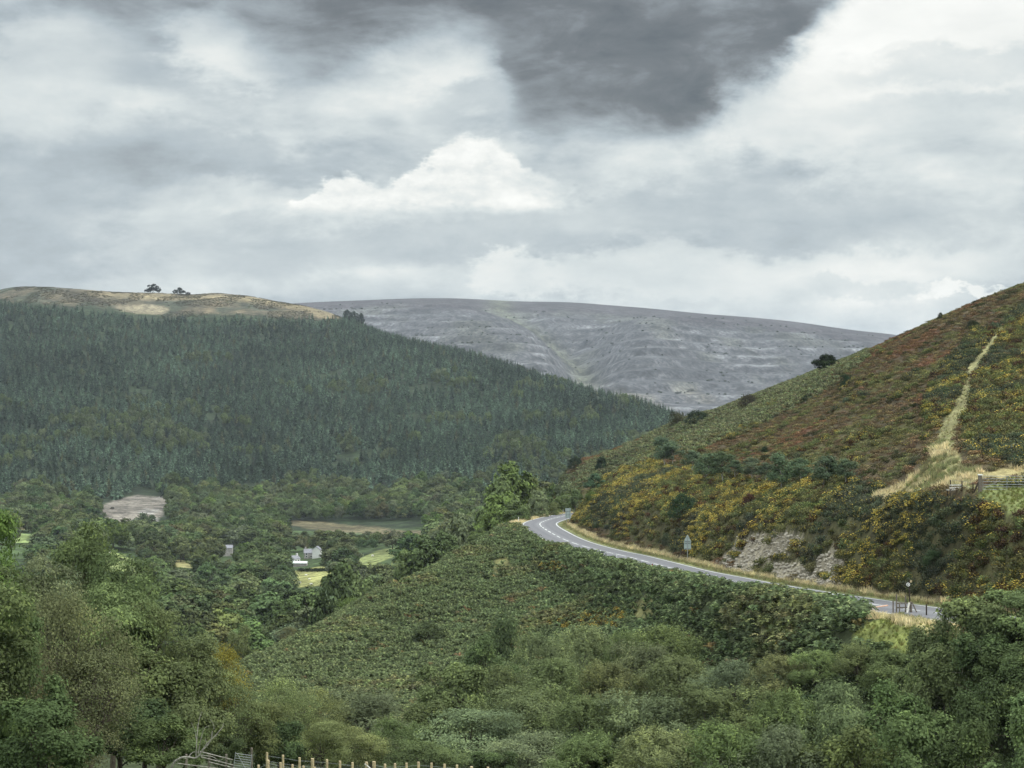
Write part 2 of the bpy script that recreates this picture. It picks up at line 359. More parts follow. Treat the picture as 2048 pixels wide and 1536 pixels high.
class Sheet:
    def __init__(s, name, u0, u1, nu, y0, y1, ny, off, fn):
        s.u = np.linspace(u0, u1, nu); s.l = np.linspace(math.log(y0+off), math.log(y1+off), ny); s.off = off; s.name = name
        s.y = np.exp(s.l)-off; s.nu = nu; s.ny = ny
        U_, Y_ = np.meshgrid(s.u, s.y); s.X = (U_-1024)/F*(Y_+A0); s.Y = Y_
        s.Z = fn(s.X, s.Y)
    def H(s, x, y):
        x = np.asarray(x, float); y = np.asarray(y, float)
        a = ((x/(y+A0)*F+1024)-s.u[0])/(s.u[1]-s.u[0]); c = (np.log(np.maximum(y+s.off, 1e-3))-s.l[0])/(s.l[1]-s.l[0])
        a = np.clip(a, 0, s.nu-1.001); c = np.clip(c, 0, s.ny-1.001); i = a.astype(int); j = c.astype(int); fa = a-i; fc = c-j
        z = s.Z
        return (z[j, i]*(1-fa)+z[j, i+1]*fa)*(1-fc)+(z[j+1, i]*(1-fa)+z[j+1, i+1]*fa)*fc
    def build(s, mt, gc):
        V = np.stack([s.X, s.Y, s.Z], -1).reshape(-1, 3)
        j, i = np.meshgrid(np.arange(s.ny-1), np.arange(s.nu-1), indexing='ij'); k = (j*s.nu+i).ravel()
        Fc = np.stack([k, k+1, k+s.nu+1, k+s.nu], 1)
        g4 = np.concatenate([gc.reshape(-1, 3), np.ones((len(V), 1))], 1)
        me = mesh_np(s.name, V, Fc, [mt], True, {'gc': ('POINT', 'FLOAT_COLOR', g4)})
        return tag(link(s.name, me), kind='structure')
    def pix(s):
        yy = np.maximum(s.Y, 0.5); return s.X/yy*F+1024, 768-s.Z/yy*F

rd_x0, rd_x1 = road[:, 0].min()-14, road[:, 0].max()+14
def road_dist(x, y):
    """distance to the centre line and its height there"""
    sh = np.shape(x); x = np.ravel(x); y = np.ravel(y); D = np.full(len(x), 99.0); ZR = np.zeros(len(x)); SG = np.zeros(len(x))
    m = np.where((x > rd_x0) & (x < rd_x1) & (y > road[0, 1]-14) & (y < road[-1, 1]+14))[0]
    for i in range(0, len(m), 20000):
        k = m[i:i+20000]; dx = x[k][:, None]-road[None, :, 0]; dy = y[k][:, None]-road[None, :, 1]
        d2 = dx*dx+dy*dy; a = d2.argmin(1); D[k] = np.sqrt(d2[np.arange(len(k)), a]); ZR[k] = road[a, 2]
        SG[k] = dx[np.arange(len(k)), a]*rn[a, 0]+dy[np.arange(len(k)), a]*rn[a, 1]
    return D.reshape(sh), ZR.reshape(sh), SG.reshape(sh)
def near_fn(x, y):
    z = near_ev(x, y)
    D, ZR, SG = road_dist(x, y)
    amp = smooth(5, 14, D)*smooth(40, 120, y)
    z = z+amp*(fbm(x/9, y/9, 4, 3)*1.1+fbm(x/2.2, y/2.2, 3, 9)*0.35)
    w = 1-smooth(4.7, 10.0, D)
    z = z*(1-w)+(ZR-0.09)*w
    return z+0.46*smooth(4.2, 6.0, D)*(1-smooth(7.5, 12, D))*(SG < 0)*smooth(148, 156, y)*(1-smooth(225, 262, y))
near = Sheet('hillside', -950, 2950, 620, -20, 775, 720, 60, near_fn)

# --- valley floor and forested hill
Mv = []
def AV(px, py, d): Mv.append(P(px, py, d))
def ZV(px, d, z): Mv.append(((px-1024)/F*d, d, z))
for u in (-900, -300, 200, 600, 1000, 1400, 2000, 2800): ZV(u, 480, -86); 
for a in [(620,1160,800),(620,1132,880),(740,1108,860),(60,1082,900),(230,1120,850),(230,1100,900),(380,1132,850),(600,1052,1180),(700,1058,1170),(450,1062,1150),
          (270,1066,1150),(270,1030,1230),(270,994,1350),(600,1000,1400),(600,900,1600),(600,800,1850),(600,700,2150),(600,640,2350),(600,609,2500),
          (0,1040,1150),(0,960,1400),(0,850,1650),(0,750,1900),(0,650,2200),(0,600,2370),(0,580,2520),(60,573,2530),(-300,1040,1150),(-300,800,1800),(-300,620,2450),(-900,1040,1150),(-900,800,1800),(-900,640,2450),
          (170,579,2540),(300,975,1400),(300,850,1700),(300,750,1950),(300,640,2300),(300,587,2550),(360,589,2520),(430,587,2560),(500,594,2540),(680,634,2430),
          (760,672,2350),(860,697,2250),(960,722,2150),(1060,752,2050),(1160,782,1950),(1250,807,1870),(1330,834,1800),(1400,866,1700),(1500,905,1650),
          (900,1000,1300),(900,900,1550),(900,800,1850),(1100,960,1300),(1100,900,1480),(1100,830,1750),(1300,925,1400),(1300,875,1600)]: AV(*a)
for u, y, d in ((0,580,2520),(300,587,2550),(600,609,2500),(760,672,2350),(960,722,2150),(1160,782,1950),(1330,834,1800),(1500,905,1650),(-900,640,2450)):
    z = (768-y)/F*d; ZV(u, d+300, z-25); ZV(u, d+900, z-70)
for u in (1500, 1900, 2400, 2900): ZV(u, 1000, -88); ZV(u, 1500, -88); ZV(u, 2000, -85); ZV(u, 3200, -75)
val_ev = tps(Mv)
def val_fn(x, y):
    return val_ev(x, y)+fbm(x/60, y/60, 4, 21)*6*smooth(900, 1500, y)+fbm(x/25, y/25, 3, 5)*1.0
valley = Sheet('valley_side', -950, 2950, 420, 470, 3400, 380, 60, val_fn)

# --- limestone moor on the skyline
Mm = []
def AM(px, py, d): Mm.append(P(px, py, d))
sk = [(300,628),(600,606),(720,601),(830,597),(930,598),(1080,608),(1130,607),(1280,618),(1400,628),(1500,635),(1600,645),(1700,660),(1800,671),(1900,690),(2100,720),(2600,760),(-400,640)]
for u, y in sk:
    z = (768-y)/F*5600; Mm.append(((u-1024)/F*5600, 5600, z)); Mm.append(((u-1024)/F*7200, 7200, z-15)); Mm.append(((u-1024)/F*11500, 11500, z-160))
for u in (-400, 300, 600, 800, 1500, 1700, 2200, 2700):
    Mm.append(((u-1024)/F*3150, 3150, -82)); Mm.append(((u-1024)/F*3600, 3600, -62))
for a in [(700,650,4700),(850,650,4600),(950,655,4450),(1020,665,4350),(1080,700,4150),(1120,740,3950),(850,700,4200),(980,730,4000),
          (1000,622,5200),(1070,640,4950),(1120,662,4900),(1160,690,4800),(1175,720,4400),(1165,745,4150),(1130,630,5300),(1200,650,5200),
          (1260,660,4750),(1260,700,4350),(1260,750,4000),(1400,655,4900),(1400,700,4500),(1400,760,4100),(1550,665,4900),(1550,700,4550),(1550,760,4150),(1700,690,4850),(1700,730,4500),(1300,800,3750),(1500,800,3800)]: AM(*a)
moor_ev = tps(Mm, 2e-3)
def moor_fn(x, y):
    z = moor_ev(x, y)+fbm(x/260, y/260, 5, 33)*9*smooth(3300, 3900, y)*(1-smooth(5000, 5700, y)*0.85)
    # limestone strata: benches and low cliffs
    h = z+fbm(x/700, y/700, 3, 41)*6; k = 22.0; t = h/k; fr = t-np.floor(t)
    st = smooth(0.62, 0.95, fr)-fr
    z = z+st*k*0.75*smooth(3500, 3900, y)*(1-smooth(5000, 5500, y))
    p = x/y*F+1024+fbm(x/200, y/200, 3, 44)*16; gl = np.interp(y, [3600, 4100, 4400, 4700, 5000, 5300], [1140, 1168, 1162, 1125, 1062, 1000])
    g2 = np.interp(y, [3600, 4200, 5000], [1560, 1540, 1500])
    return z-(30*np.exp(-((p-gl)/50)**2)+5*np.exp(-((p-g2)/30)**2))*smooth(3600, 4000, y)*(1-smooth(5000, 5450, y))+16*smooth(0, 150, p-gl)*smooth(3800, 4300, y)*(1-smooth(4900, 5400, y))*(1-smooth(1300, 1500, p))
moor = Sheet('moorland', -1600, 3700, 560, 3000, 12000, 420, 60, moor_fn)
# ------------------------------------------------------------------ ground colours (what grows or lies there)
POLY = dict(
 gorse1=[(1138,1030),(1200,965),(1290,922),(1400,945),(1500,962),(1700,955),(1780,985),(1900,1000),(1960,1005),(2100,1030),(2100,1215),(1880,1200),(1700,1182),(1560,1150),(1430,1118),(1300,1088),(1200,1060),(1150,1045)],
 gorse2=[(1935,700),(1990,650),(2200,520),(2200,960),(2000,925),(1935,905),(1925,840),(1950,760)],
 gorse3=[(1850,800),(1900,720),(1950,660),(1975,660),(1940,740),(1925,800),(1900,860),(1850,880)],
 brk_hill=[(1100,965),(1350,842),(1500,788),(1640,738),(1740,690),(1740,715),(1640,790),(1500,860),(1400,900),(1300,925),(1200,960),(1120,1000)],
 path=[(2010,648),(2004,668),(1985,700),(1962,735),(1945,760),(1948,790),(1930,830),(1912,865),(1908,905),(1935,950),(1960,985),(1905,975),(1890,920),(1875,890),(1880,860),(1895,830),(1915,795),(1925,765),(1935,735),(1965,700),(1988,668),(2000,648)],
 dry=[(1856,895),(1880,872),(1905,900),(1925,938),(1990,940),(2060,928),(2150,930),(2150,948),(2060,950),(1975,958),(1905,972),(1850,985),(1760,1003),(1745,998),(1800,968),(1840,945),(1862,925)],
 lawn=[(1950,975),(2150,968),(2150,1050),(2048,1038),(1990,1010),(1960,1000)],
 scree1=[(1433,1122),(1455,1100),(1480,1078),(1520,1068),(1600,1070),(1618,1085),(1570,1105),(1525,1128),(1500,1145),(1462,1140)],
 scree2=[(1535,1125),(1600,1125),(1625,1150),(1640,1110),(1665,1098),(1692,1118),(1680,1170),(1620,1165),(1560,1152)],
 mound=[(1700,1275),(1745,1240),(1800,1230),(1850,1240),(1900,1262),(1850,1310),(1750,1310)],
 tan1=[(985,1125),(1010,1115),(1025,1135),(1005,1150),(985,1142)],
 tan2=[(1260,1215),(1290,1195),(1310,1205),(1300,1235),(1270,1245)],
)
def wob(px, py, k=9, s=22, seed=0):
    return px+fbm(px/s, py/s, 3, 50+seed)*2*k, py+fbm(px/s, py/s, 3, 90+seed)*2*k
def colmix(c, col, w):
    return c*(1-w[..., None])+np.array(col)*w[..., None]
px, py = near.pix(); wx, wy = wob(px, py)
gc = np.zeros(near.X.shape+(3,))+np.array((0.030, 0.038, 0.016))
D, ZR, SG = road_dist(near.X, near.Y)
hill = (SG > 0) & (D < 90) | ((py < 1010) & (px > 1100)) | ((px > 1850) & (near.Y > 118))
hn = fbm(near.X/14, near.Y/22, 4, 77); hn2 = fbm(near.X/5, near.Y/9, 3, 78)
up = hill & (near.Y > 115)
gc[up] = (0.060, 0.045, 0.024)
gc = colmix(gc, (0.085, 0.040, 0.022), up*smooth(0.02, 0.2, hn))
gc = colmix(gc, (0.060, 0.056, 0.020), up*smooth(0.02, 0.2, hn2))
gc = colmix(gc, (0.045, 0.058, 0.024), inpoly(wx, wy, POLY['brk_hill'])*0.9)
for k_, c_ in (('gorse1', (0.052, 0.050, 0.022)), ('gorse2', (0.040, 0.038, 0.016)), ('gorse3', (0.045, 0.045, 0.018))):
    gc = colmix(gc, c_, inpoly(wx, wy, POLY[k_])*0.85)
gc = colmix(gc, (0.235, 0.200, 0.095), inpoly(wx, wy, POLY['dry'])*0.85)
gc = colmix(gc, (0.120, 0.135, 0.050), inpoly(wx, wy, POLY['lawn'])*1.0)
gc = colmix(gc, (0.165, 0.155, 0.072), inpoly(*wob(px, py, 3, 14, 4), POLY['path'])*1.0)
gc = colmix(gc, (0.20, 0.175, 0.13), (inpoly(wx, wy, POLY['scree1']) | inpoly(wx, wy, POLY['scree2']))*0.9)
gc = colmix(gc, (0.135, 0.150, 0.045), inpoly(wx, wy, POLY['mound'])*1.0)
gc = colmix(gc, (0.13, 0.125, 0.05), (inpoly(wx, wy, POLY['tan1']) | inpoly(wx, wy, POLY['tan2']))*0.9)
wN = fbm(near.X/3, near.Y/6, 3, 12)
vw = np.interp(near.Y, [100, 150, 200, 260, 345, 360], [4.9, 5.1, 5.3, 5.4, 5.6, 5.2])
verge = ((D < vw+wN*1.0) & (SG > 0)) | ((D < 5.5+wN*3) & (SG < 0) & (near.Y > 352)) | ((D < 5.6+wN*2) & (SG < 0) & (near.Y < 150))
gc = colmix(gc, (0.30, 0.25, 0.125), verge*0.9)
gc = colmix(gc, (0.075, 0.095, 0.035), ((D < 4.9+wN*0.8) & (SG > 0))*0.8)
# fields below on the left (near fence)
gc = colmix(gc, (0.07, 0.10, 0.03), ((near.Y < 100) & (near.Y > -30))*0.8)
gm_near, n_, bb_, p_, pos_ = ground_mat('hillside_soil_and_grass', 0.12, 1.1, 6.0)
hillside = near.build(gm_near, gc)

# valley
VP = dict(
 scree=[(188,1034),(203,1012),(232,998),(285,991),(345,992),(338,1014),(320,1038),(302,1062),(250,1066),(205,1054)],
 strip=[(562,1042),(640,1042),(700,1050),(790,1058),(850,1062),(850,1072),(760,1072),(660,1062),(600,1055),(560,1050)],
 field1=[(585,1142),(640,1134),(662,1132),(668,1160),(650,1172),(600,1175),(585,1160)],
 field2=[(700,1122),(760,1100),(800,1095),(800,1110),(750,1130),(705,1150)],
 field3=[(190,1095),(240,1108),(280,1125),(275,1145),(215,1145),(190,1125)],
 field4=[(30,1060),(60,1070),(62,1085),(30,1085)],
 field5=[(350,1120),(385,1122),(380,1136),(350,1136)],
 moss=[(0,1030),(60,1035),(110,1048),(110,1062),(40,1058),(0,1050)])
px, py = valley.pix(); wx, wy = wob(px, py, 3, 30)
gv = np.zeros(valley.X.shape+(3,))+np.array((0.020, 0.030, 0.014))
# grazed pasture base low in the valley
gv = colmix(gv, (0.05, 0.075, 0.028), (valley.Y < 1150)*0.7)
brow_y = np.interp(px, [-900, 0, 230, 330, 420, 600, 685, 700], [610, 598, 618, 634, 628, 636, 640, 600])
mo = smooth(3, -3, py-brow_y+fbm(px/18, py/6, 3, 8)*14)
n5 = fbm(valley.X/30, valley.Y/60, 4, 61); n6 = fbm(valley.X/12, valley.Y/50, 3, 62)
mc = colmix(np.zeros_like(gv)+np.array((0.066, 0.058, 0.038)), (0.125, 0.100, 0.062), smooth(0.0, 0.3, n6)*0.8)
mc = colmix(mc, (0.040, 0.045, 0.030), smooth(0.04, 0.16, n5))
top_y = np.interp(px, [-900, 0, 170, 300, 360, 430, 500, 600, 690], [600, 577, 579, 587, 589, 587, 594, 609, 634])
mc = colmix(mc, (0.19, 0.155, 0.09), smooth(10, 2, np.abs(py-top_y-6))*(px > 180)*0.75)
mc = colmix(mc, (0.155, 0.135, 0.09), inpoly(*wob(px, py, 7, 16, 3), [(232,615),(262,606),(292,607),(325,614),(338,622),(312,632),(275,630),(240,624)])*1.0)
gv = gv*(1-mo[..., None])+mc*mo[..., None]
gv = colmix(gv, (0.130, 0.116, 0.097), inpoly(wx, wy, VP['scree'])*1.0)
gv = colmix(gv, (0.19, 0.185, 0.172), (inpoly(wx, wy, VP['scree']) & (n6 > 0.0) & (wx-270 > (1030-wy)*1.2))*0.6)
gv = colmix(gv, (0.092, 0.080, 0.045), inpoly(wx, wy, VP['strip'])*1.0)
for k_, c_ in (('field1', (0.215, 0.215, 0.082)), ('field2', (0.145, 0.165, 0.062)), ('field3', (0.185, 0.22, 0.080)), ('field4', (0.17, 0.215, 0.08)), ('field5', (0.24, 0.22, 0.10)), ('moss', (0.09, 0.08, 0.04))):
    gv = colmix(gv, c_, inpoly(wx, wy, VP[k_])*1.0)
gm_val, *_x = ground_mat('valley_grass_and_forest_floor', 0.02, 0.12, 0.5, amt=(0.3, 0.5, 0.4))
valley_o = valley.build(gm_val, gv)

# moor
px, py = moor.pix()
gm_ = np.zeros(moor.X.shape+(3,))+np.array((0.048, 0.049, 0.052))
n7 = fbm(moor.X/90, moor.Y/220, 4, 71); hh = moor.Z+fbm(moor.X/700, moor.Y/700, 3, 41)*6; fr = hh/22.0-np.floor(hh/22.0)
gm_ = colmix(gm_, (0.112, 0.114, 0.118), smooth(0.60, 0.86, fr)*smooth(-0.12, 0.12, fbm(moor.X/60, moor.Y/300, 4, 73))*0.9)
gm_ = colmix(gm_, (0.060, 0.062, 0.055), smooth(0.0, 0.2, n7)*0.8)
top_y = np.interp(px, [a for a, _ in sorted(sk)], [c for _, c in sorted(sk)])
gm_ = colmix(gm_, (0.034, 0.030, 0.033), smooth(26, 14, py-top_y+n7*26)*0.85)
gm_ = colmix(gm_, (0.075, 0.080, 0.055), np.exp(-((px-np.interp(moor.Y, [3600, 4100, 4400, 4700, 5000, 5300], [1140, 1168, 1162, 1125, 1062, 1000]))/24)**2)*(moor.Y > 4000)*0.75)
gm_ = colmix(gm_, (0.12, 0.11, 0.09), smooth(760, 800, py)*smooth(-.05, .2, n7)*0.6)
gm_moor, *_x = ground_mat('limestone_moor', 0.006, 0.03, 0.12, amt=(0.3, 0.45, 0.45))
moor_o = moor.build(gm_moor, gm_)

# ------------------------------------------------------------------ road and markings
m_asph, n_, bb_, p_ = mat('worn_asphalt', 0.85)
ge = bb_.n('ShaderNodeNewGeometry'); uva = bb_.n('ShaderNodeAttribute', attribute_name='lane')
na = bb_.noise(ge.outputs['Position'], 1.2, 5, 0.65); nb_ = bb_.noise(ge.outputs['Position'], 14.0, 2, 0.5)
ac = bb_.ramp(bb_.m('MULTIPLY_ADD', uva.outputs['Fac'], 0.40, bb_.m('MULTIPLY', bb_.m('ADD', na.outputs[0], nb_.outputs[0]), 0.32)), [(0.2, (0.165, 0.163, 0.170)), (0.5, (0.115, 0.114, 0.122)), (0.8, (0.070, 0.069, 0.077))])
n_.links.new(ac, p_.inputs['Base Color']); p_.inputs['Specular IOR Level'].default_value = 0.3
offs = np.array([-3.35, -2.6, -1.9, -1.2, -0.5, 0, 0.5, 1.2, 1.9, 2.6, 3.35]); camb = -0.012*np.abs(offs)
lane = np.interp(np.abs(offs), [0, 0.5, 0.9, 1.7, 2.4, 2.8, 3.4], [0.2, 0.25, 1, 0.35, 1, 0.4, 0.0])
XY = road[:, None, :2]+rn[:, None, :]*offs[None, :, None]
V = np.concatenate([XY, (road[:, 2][:, None]+camb[None])[..., None]], 2).reshape(-1, 3); w = len(offs)
j, i = np.meshgrid(np.arange(len(road)-1), np.arange(w-1), indexing='ij'); k = (j*w+i).ravel()
Fc = np.stack([k, k+1, k+w+1, k+w], 1)
tag(link('road', mesh_np('road', V, Fc, [m_asph], True, {'lane': ('POINT', 'FLOAT', np.tile(lane, len(road)))})), kind='structure')
m_paint = plain('white_road_paint', (0.52, 0.52, 0.50), 0.6, 1.5, 0.4)
def strip(s0, s1, o, wd, dz=0.006):
    q = np.unique(np.concatenate([[s0, s1], road_s[(road_s > s0) & (road_s < s1)]]))
    c = np.stack([np.interp(q, road_s, road[:, kk]) for kk in range(3)], 1); nn = np.stack([np.interp(q, road_s, rn[:, kk]) for kk in range(2)], 1)
    a = np.concatenate([c[:, :2]+nn*(o-wd/2), (c[:, 2]-0.012*abs(o)+dz)[:, None]], 1); e = np.concatenate([c[:, :2]+nn*(o+wd/2), (c[:, 2]-0.012*abs(o)+dz)[:, None]], 1)
    V = np.stack([a, e], 1).reshape(-1, 3); k = np.arange(len(q)-1)*2
    return V, np.stack([k, k+1, k+3, k+2], 1)
def joinVF(L):
    V = []; Fs = []; o = 0
    for v, f in L: V.append(v); Fs.append(f+o); o += len(v)
    return np.vstack(V), np.vstack(Fs)
L = []
Smax = road_s[-1]; Ls = [strip(0, Smax, -3.08, 0.15), strip(0, Smax, 3.08, 0.15)]
apex = road_s[np.argmin(np.abs(road[:, 1]-352))]
s = 3.0
while s < Smax-8:
    dl, gp = (6.0, 3.0)
    if abs(s-apex) < 45: dl, gp = (4.0, 2.0)
    Ls.append(strip(s, s+dl, 0, 0.16 if abs(s-apex) > 30 else 0.2)); s += dl+gp
V, Fc = joinVF(Ls)
tag(link('road_markings', mesh_np('road_markings', V, Fc, [m_paint])), kind='structure')
print('terrain done', round(time.time()-T0, 1))
# ------------------------------------------------------------------ foliage geometry
def unit(v): return v/np.maximum(np.linalg.norm(v, axis=-1, keepdims=True), 1e-9)
def quads(c, nrm, size, asp, rng, axis=None):
    n = len(c); nrm = unit(nrm); r = rng.normal(size=(n, 3)) if axis is None else axis
    t = unit(r-nrm*(r*nrm).sum(-1, keepdims=True)); s = np.cross(nrm, t)
    size = np.broadcast_to(size, (n,))[:, None]
    V = np.stack([c-t*size*.5, c+s*size*asp*.5, c+t*size*.5, c-s*size*asp*.5], 1).reshape(-1, 3)
    return V, np.arange(n*4).reshape(-1, 4)
def tube(path, rad, k=6):
    path = np.asarray(path, float); rad = np.broadcast_to(rad, (len(path),)); d = unit(np.gradient(path, axis=0))
    a = np.cross(d, np.array([0.31, 0.2, 0.93])); bad = np.linalg.norm(a, axis=1) < 0.1; a[bad] = np.cross(d[bad], [1, 0, 0]); a = unit(a); c = np.cross(d, a)
    th = np.arange(k)/k*2*math.pi
    V = (path[:, None]+(a[:, None]*np.cos(th)[None, :, None]+c[:, None]*np.sin(th)[None, :, None])*rad[:, None, None]).reshape(-1, 3)
    j, i = np.meshgrid(np.arange(len(path)-1), np.arange(k), indexing='ij'); j = j.ravel(); i = i.ravel(); i2 = (i+1) % k
    Fc = np.stack([j*k+i, j*k+i2, (j+1)*k+i2, (j+1)*k+i], 1)
    return V, Fc
def bend(p0, p1, rng, w=0.12, n=5, lift=0.0):
    t = np.linspace(0, 1, n)[:, None]; L_ = np.linalg.norm(np.subtract(p1, p0))
    q = np.asarray(p0)*(1-t)+np.asarray(p1)*t; q[1:-1] += rng.normal(size=(n-2, 3))*w*L_*0.5; q[:, 2] += (np.sin(t*math.pi)*lift*L_)[:, 0]
    return q
M_bark = plain('rough_bark', (0.085, 0.072, 0.055), 0.95, 3.0, 0.4, 0.1)
M_palebark = plain('pale_birch_bark', (0.42, 0.40, 0.36), 0.8, 5.0, 0.4, 0.1)
M_leaf = leaf_mat('broadleaf_foliage', 0.32, 0.36, 0.12)
M_leaf_far = leaf_mat('distant_foliage', 0.12, 0.45, 0.15, (1.25, 1.25, 1.0))
M_conif = leaf_mat('conifer_needles', 0.05, 0.5, 0.25, (1.25, 1.25, 1.15))

def crown_np(rng, rx, rz, zc, lobes, sprays, per, leaf, asp=0.5, flat=0.6, up=0.5, lr=(0.30, 0.48), sr=0.11, shoot=0.0, squash=1.0, messy=0.7):
    """crown of leaf sprays gathered on lobes; returns V, F, v, lobe centres"""
    d = unit(rng.normal(size=(lobes, 3))); d[:, 2] = np.abs(d[:, 2])*1.6-0.75; d = unit(d)
    rr = rng.uniform(0.35, 0.82, lobes)[:, None]
    lc = d*rr*np.array([rx, rx, rz]); lc[0] = (0, 0, rz*0.55)
    lrad = rng.uniform(lr[0], lr[1], lobes)*rx
    li = rng.integers(0, lobes, sprays); dd = unit(rng.normal(size=(sprays, 3))+unit(lc[li])*0.75+np.array([0, 0, 0.35]))
    sp_ = lc[li]+dd*(lrad[li]*rng.uniform(0.80, 1.06, sprays))[:, None]*np.array([1, 1, 0.85*squash])
    # drop sprays buried deep inside the crown
    e = (sp_/np.array([rx, rx, rz])); keep = (e**2).sum(1) > rng.uniform(0.05, 0.35, sprays)
    lobv = rng.random(lobes)[li][keep]; sp_ = sp_[keep]; dd = dd[keep]; n = len(sp_)
    sv = rng.random(n)
    ii = np.repeat(np.arange(n), per)
    off = rng.normal(size=(n*per, 3))*sr*rx*np.array([1, 1, flat])
    if shoot:
        t = rng.random(n*per)[:, None]; ax = unit(dd*0.5+np.array([0, 0, 1.0])+rng.normal(size=(n, 3))*0.18)[ii]
        off = off*0.45+ax*t*shoot*rx*rng.uniform(0.5, 1.3, n)[ii][:, None]
    pos = sp_[ii]+off; pos[:, 2] += zc
    nrm = dd[ii]*1.1+np.array([0, 0, up])+rng.normal(size=(n*per, 3))*messy*0.6
    V, Fc = quads(pos, nrm, leaf*rng.uniform(0.7, 1.3, n*per), asp, rng)
    v = np.clip(sv[ii]*0.38+lobv[ii]*0.34+rng.random(n*per)*0.28, 0, 1)
    lc2 = lc.copy(); lc2[:, 2] += zc
    return V, Fc, v, lc2, lrad
def wood_np(rng, H, zc, lc, r0, n=None, fork=0.35, extra=0):
    L_ = []; top = np.array([rng.normal()*0.03*H, rng.normal()*0.03*H, zc])
    p = bend((0, 0, -0.4), top, rng, 0.05, 6); L_.append(tube(p, np.linspace(r0, r0*0.45, 6), 7))
    for c in lc[:n]:
        s = p[min(5, 2+int(rng.integers(0, 4)))]
        q = bend(s, c, rng, 0.14, 5, 0.05); L_.append(tube(q, np.linspace(r0*0.42, r0*0.10, 5), 5))
        for _ in range(extra):
            e = c+rng.normal(size=3)*0.16*H*np.array([1, 1, .7]); L_.append(tube(bend(q[3], e, rng, 0.2, 4), np.linspace(r0*0.13, r0*0.03, 4), 4))
    return joinVF(L_)
def hide(me): return me
TPL = {}
def template(key, seed, bark, wood, leafmat, rx, rz, zc, **k):
    rng = np.random.default_rng(seed); V, Fc, v, lc, lr_ = crown_np(rng, rx, rz, zc, **k)
    cm = mesh_np(key+'_crown', V, Fc, [leafmat], False, {'v': ('FACE', 'FLOAT', v)})
    wv_, wf = wood_np(rng, zc+rz, zc*0.75, lc, **wood); wm = mesh_np(key+'_trunk', wv_, wf, [bark], True)
    top = np.percentile(V[:, 2], 99.7); wd = np.percentile(V[:, 0], 98.5)-np.percentile(V[:, 0], 1.5)
    TPL.setdefault(key, []).append((cm, wm, top, wd))
for s in range(3):   # big broadleaf close to the camera
    template('near_broad', 10+s, M_bark, dict(r0=0.22, n=14, extra=2), M_leaf, 3.4, 4.2, 6.2, lobes=26, sprays=1500, per=17, leaf=0.19, asp=0.5, flat=0.5, lr=(0.22, 0.42), sr=0.075)
for s in range(2):   # thorn, thin crown going yellow
    template('near_thorn', 20+s, M_bark, dict(r0=0.16, n=18, extra=7), M_leaf, 3.0, 3.0, 3.6, lobes=22, sprays=1000, per=14, leaf=0.11, asp=0.75, flat=0.6, lr=(0.25, 0.5), sr=0.085, messy=1.1)
for s in range(4):   # willow and birch scrub, upright feathery shoots
    template('willow', 30+s, M_bark, dict(r0=0.09, n=14, extra=1), M_leaf, 2.5, 2.2, 2.3, lobes=16, sprays=950, per=22, leaf=0.15, asp=0.38, flat=0.7, lr=(0.26, 0.46), sr=0.07, shoot=0.26, up=0.4, messy=0.9)
for s in range(2):   # layered thorn bush, arching flat sprays
    template('layered', 40+s, M_bark, dict(r0=0.12, n=14, extra=1), M_leaf, 2.8, 2.1, 2.4, lobes=20, sprays=1000, per=19, leaf=0.14, asp=0.55, flat=0.22, lr=(0.25, 0.5), sr=0.10, up=1.0, squash=0.8)
for s in range(3):   # alder, dense darker leaf tufts
    template('alder', 50+s, M_bark, dict(r0=0.14, n=14, extra=1), M_leaf, 2.8, 3.0, 3.0, lobes=30, sprays=1200, per=18, leaf=0.17, asp=0.6, flat=0.8, lr=(0.18, 0.34), sr=0.06)
for s in range(5):   # broadleaf across the valley
    template('far_broad', 60+s, M_bark, dict(r0=0.35, n=6), M_leaf_far, 5.6, 5.0, 5.2, lobes=26, sprays=620, per=7, leaf=0.62, asp=0.7, flat=0.6, lr=(0.20, 0.38), sr=0.06)
for s in range(2):   # birch sapling
    template('birch', 70+s, M_palebark, dict(r0=0.055, n=8), M_leaf, 1.05, 1.9, 2.2, lobes=16, sprays=420, per=9, leaf=0.17, asp=0.6, flat=0.9, lr=(0.3, 0.5), sr=0.14)
for s in range(2):   # round bush
    template('bush', 80+s, M_bark, dict(r0=0.07, n=8), M_leaf, 1.6, 1.1, 0.75, lobes=14, sprays=420, per=9, leaf=0.16, asp=0.6, flat=0.7, lr=(0.3, 0.5), sr=0.09)

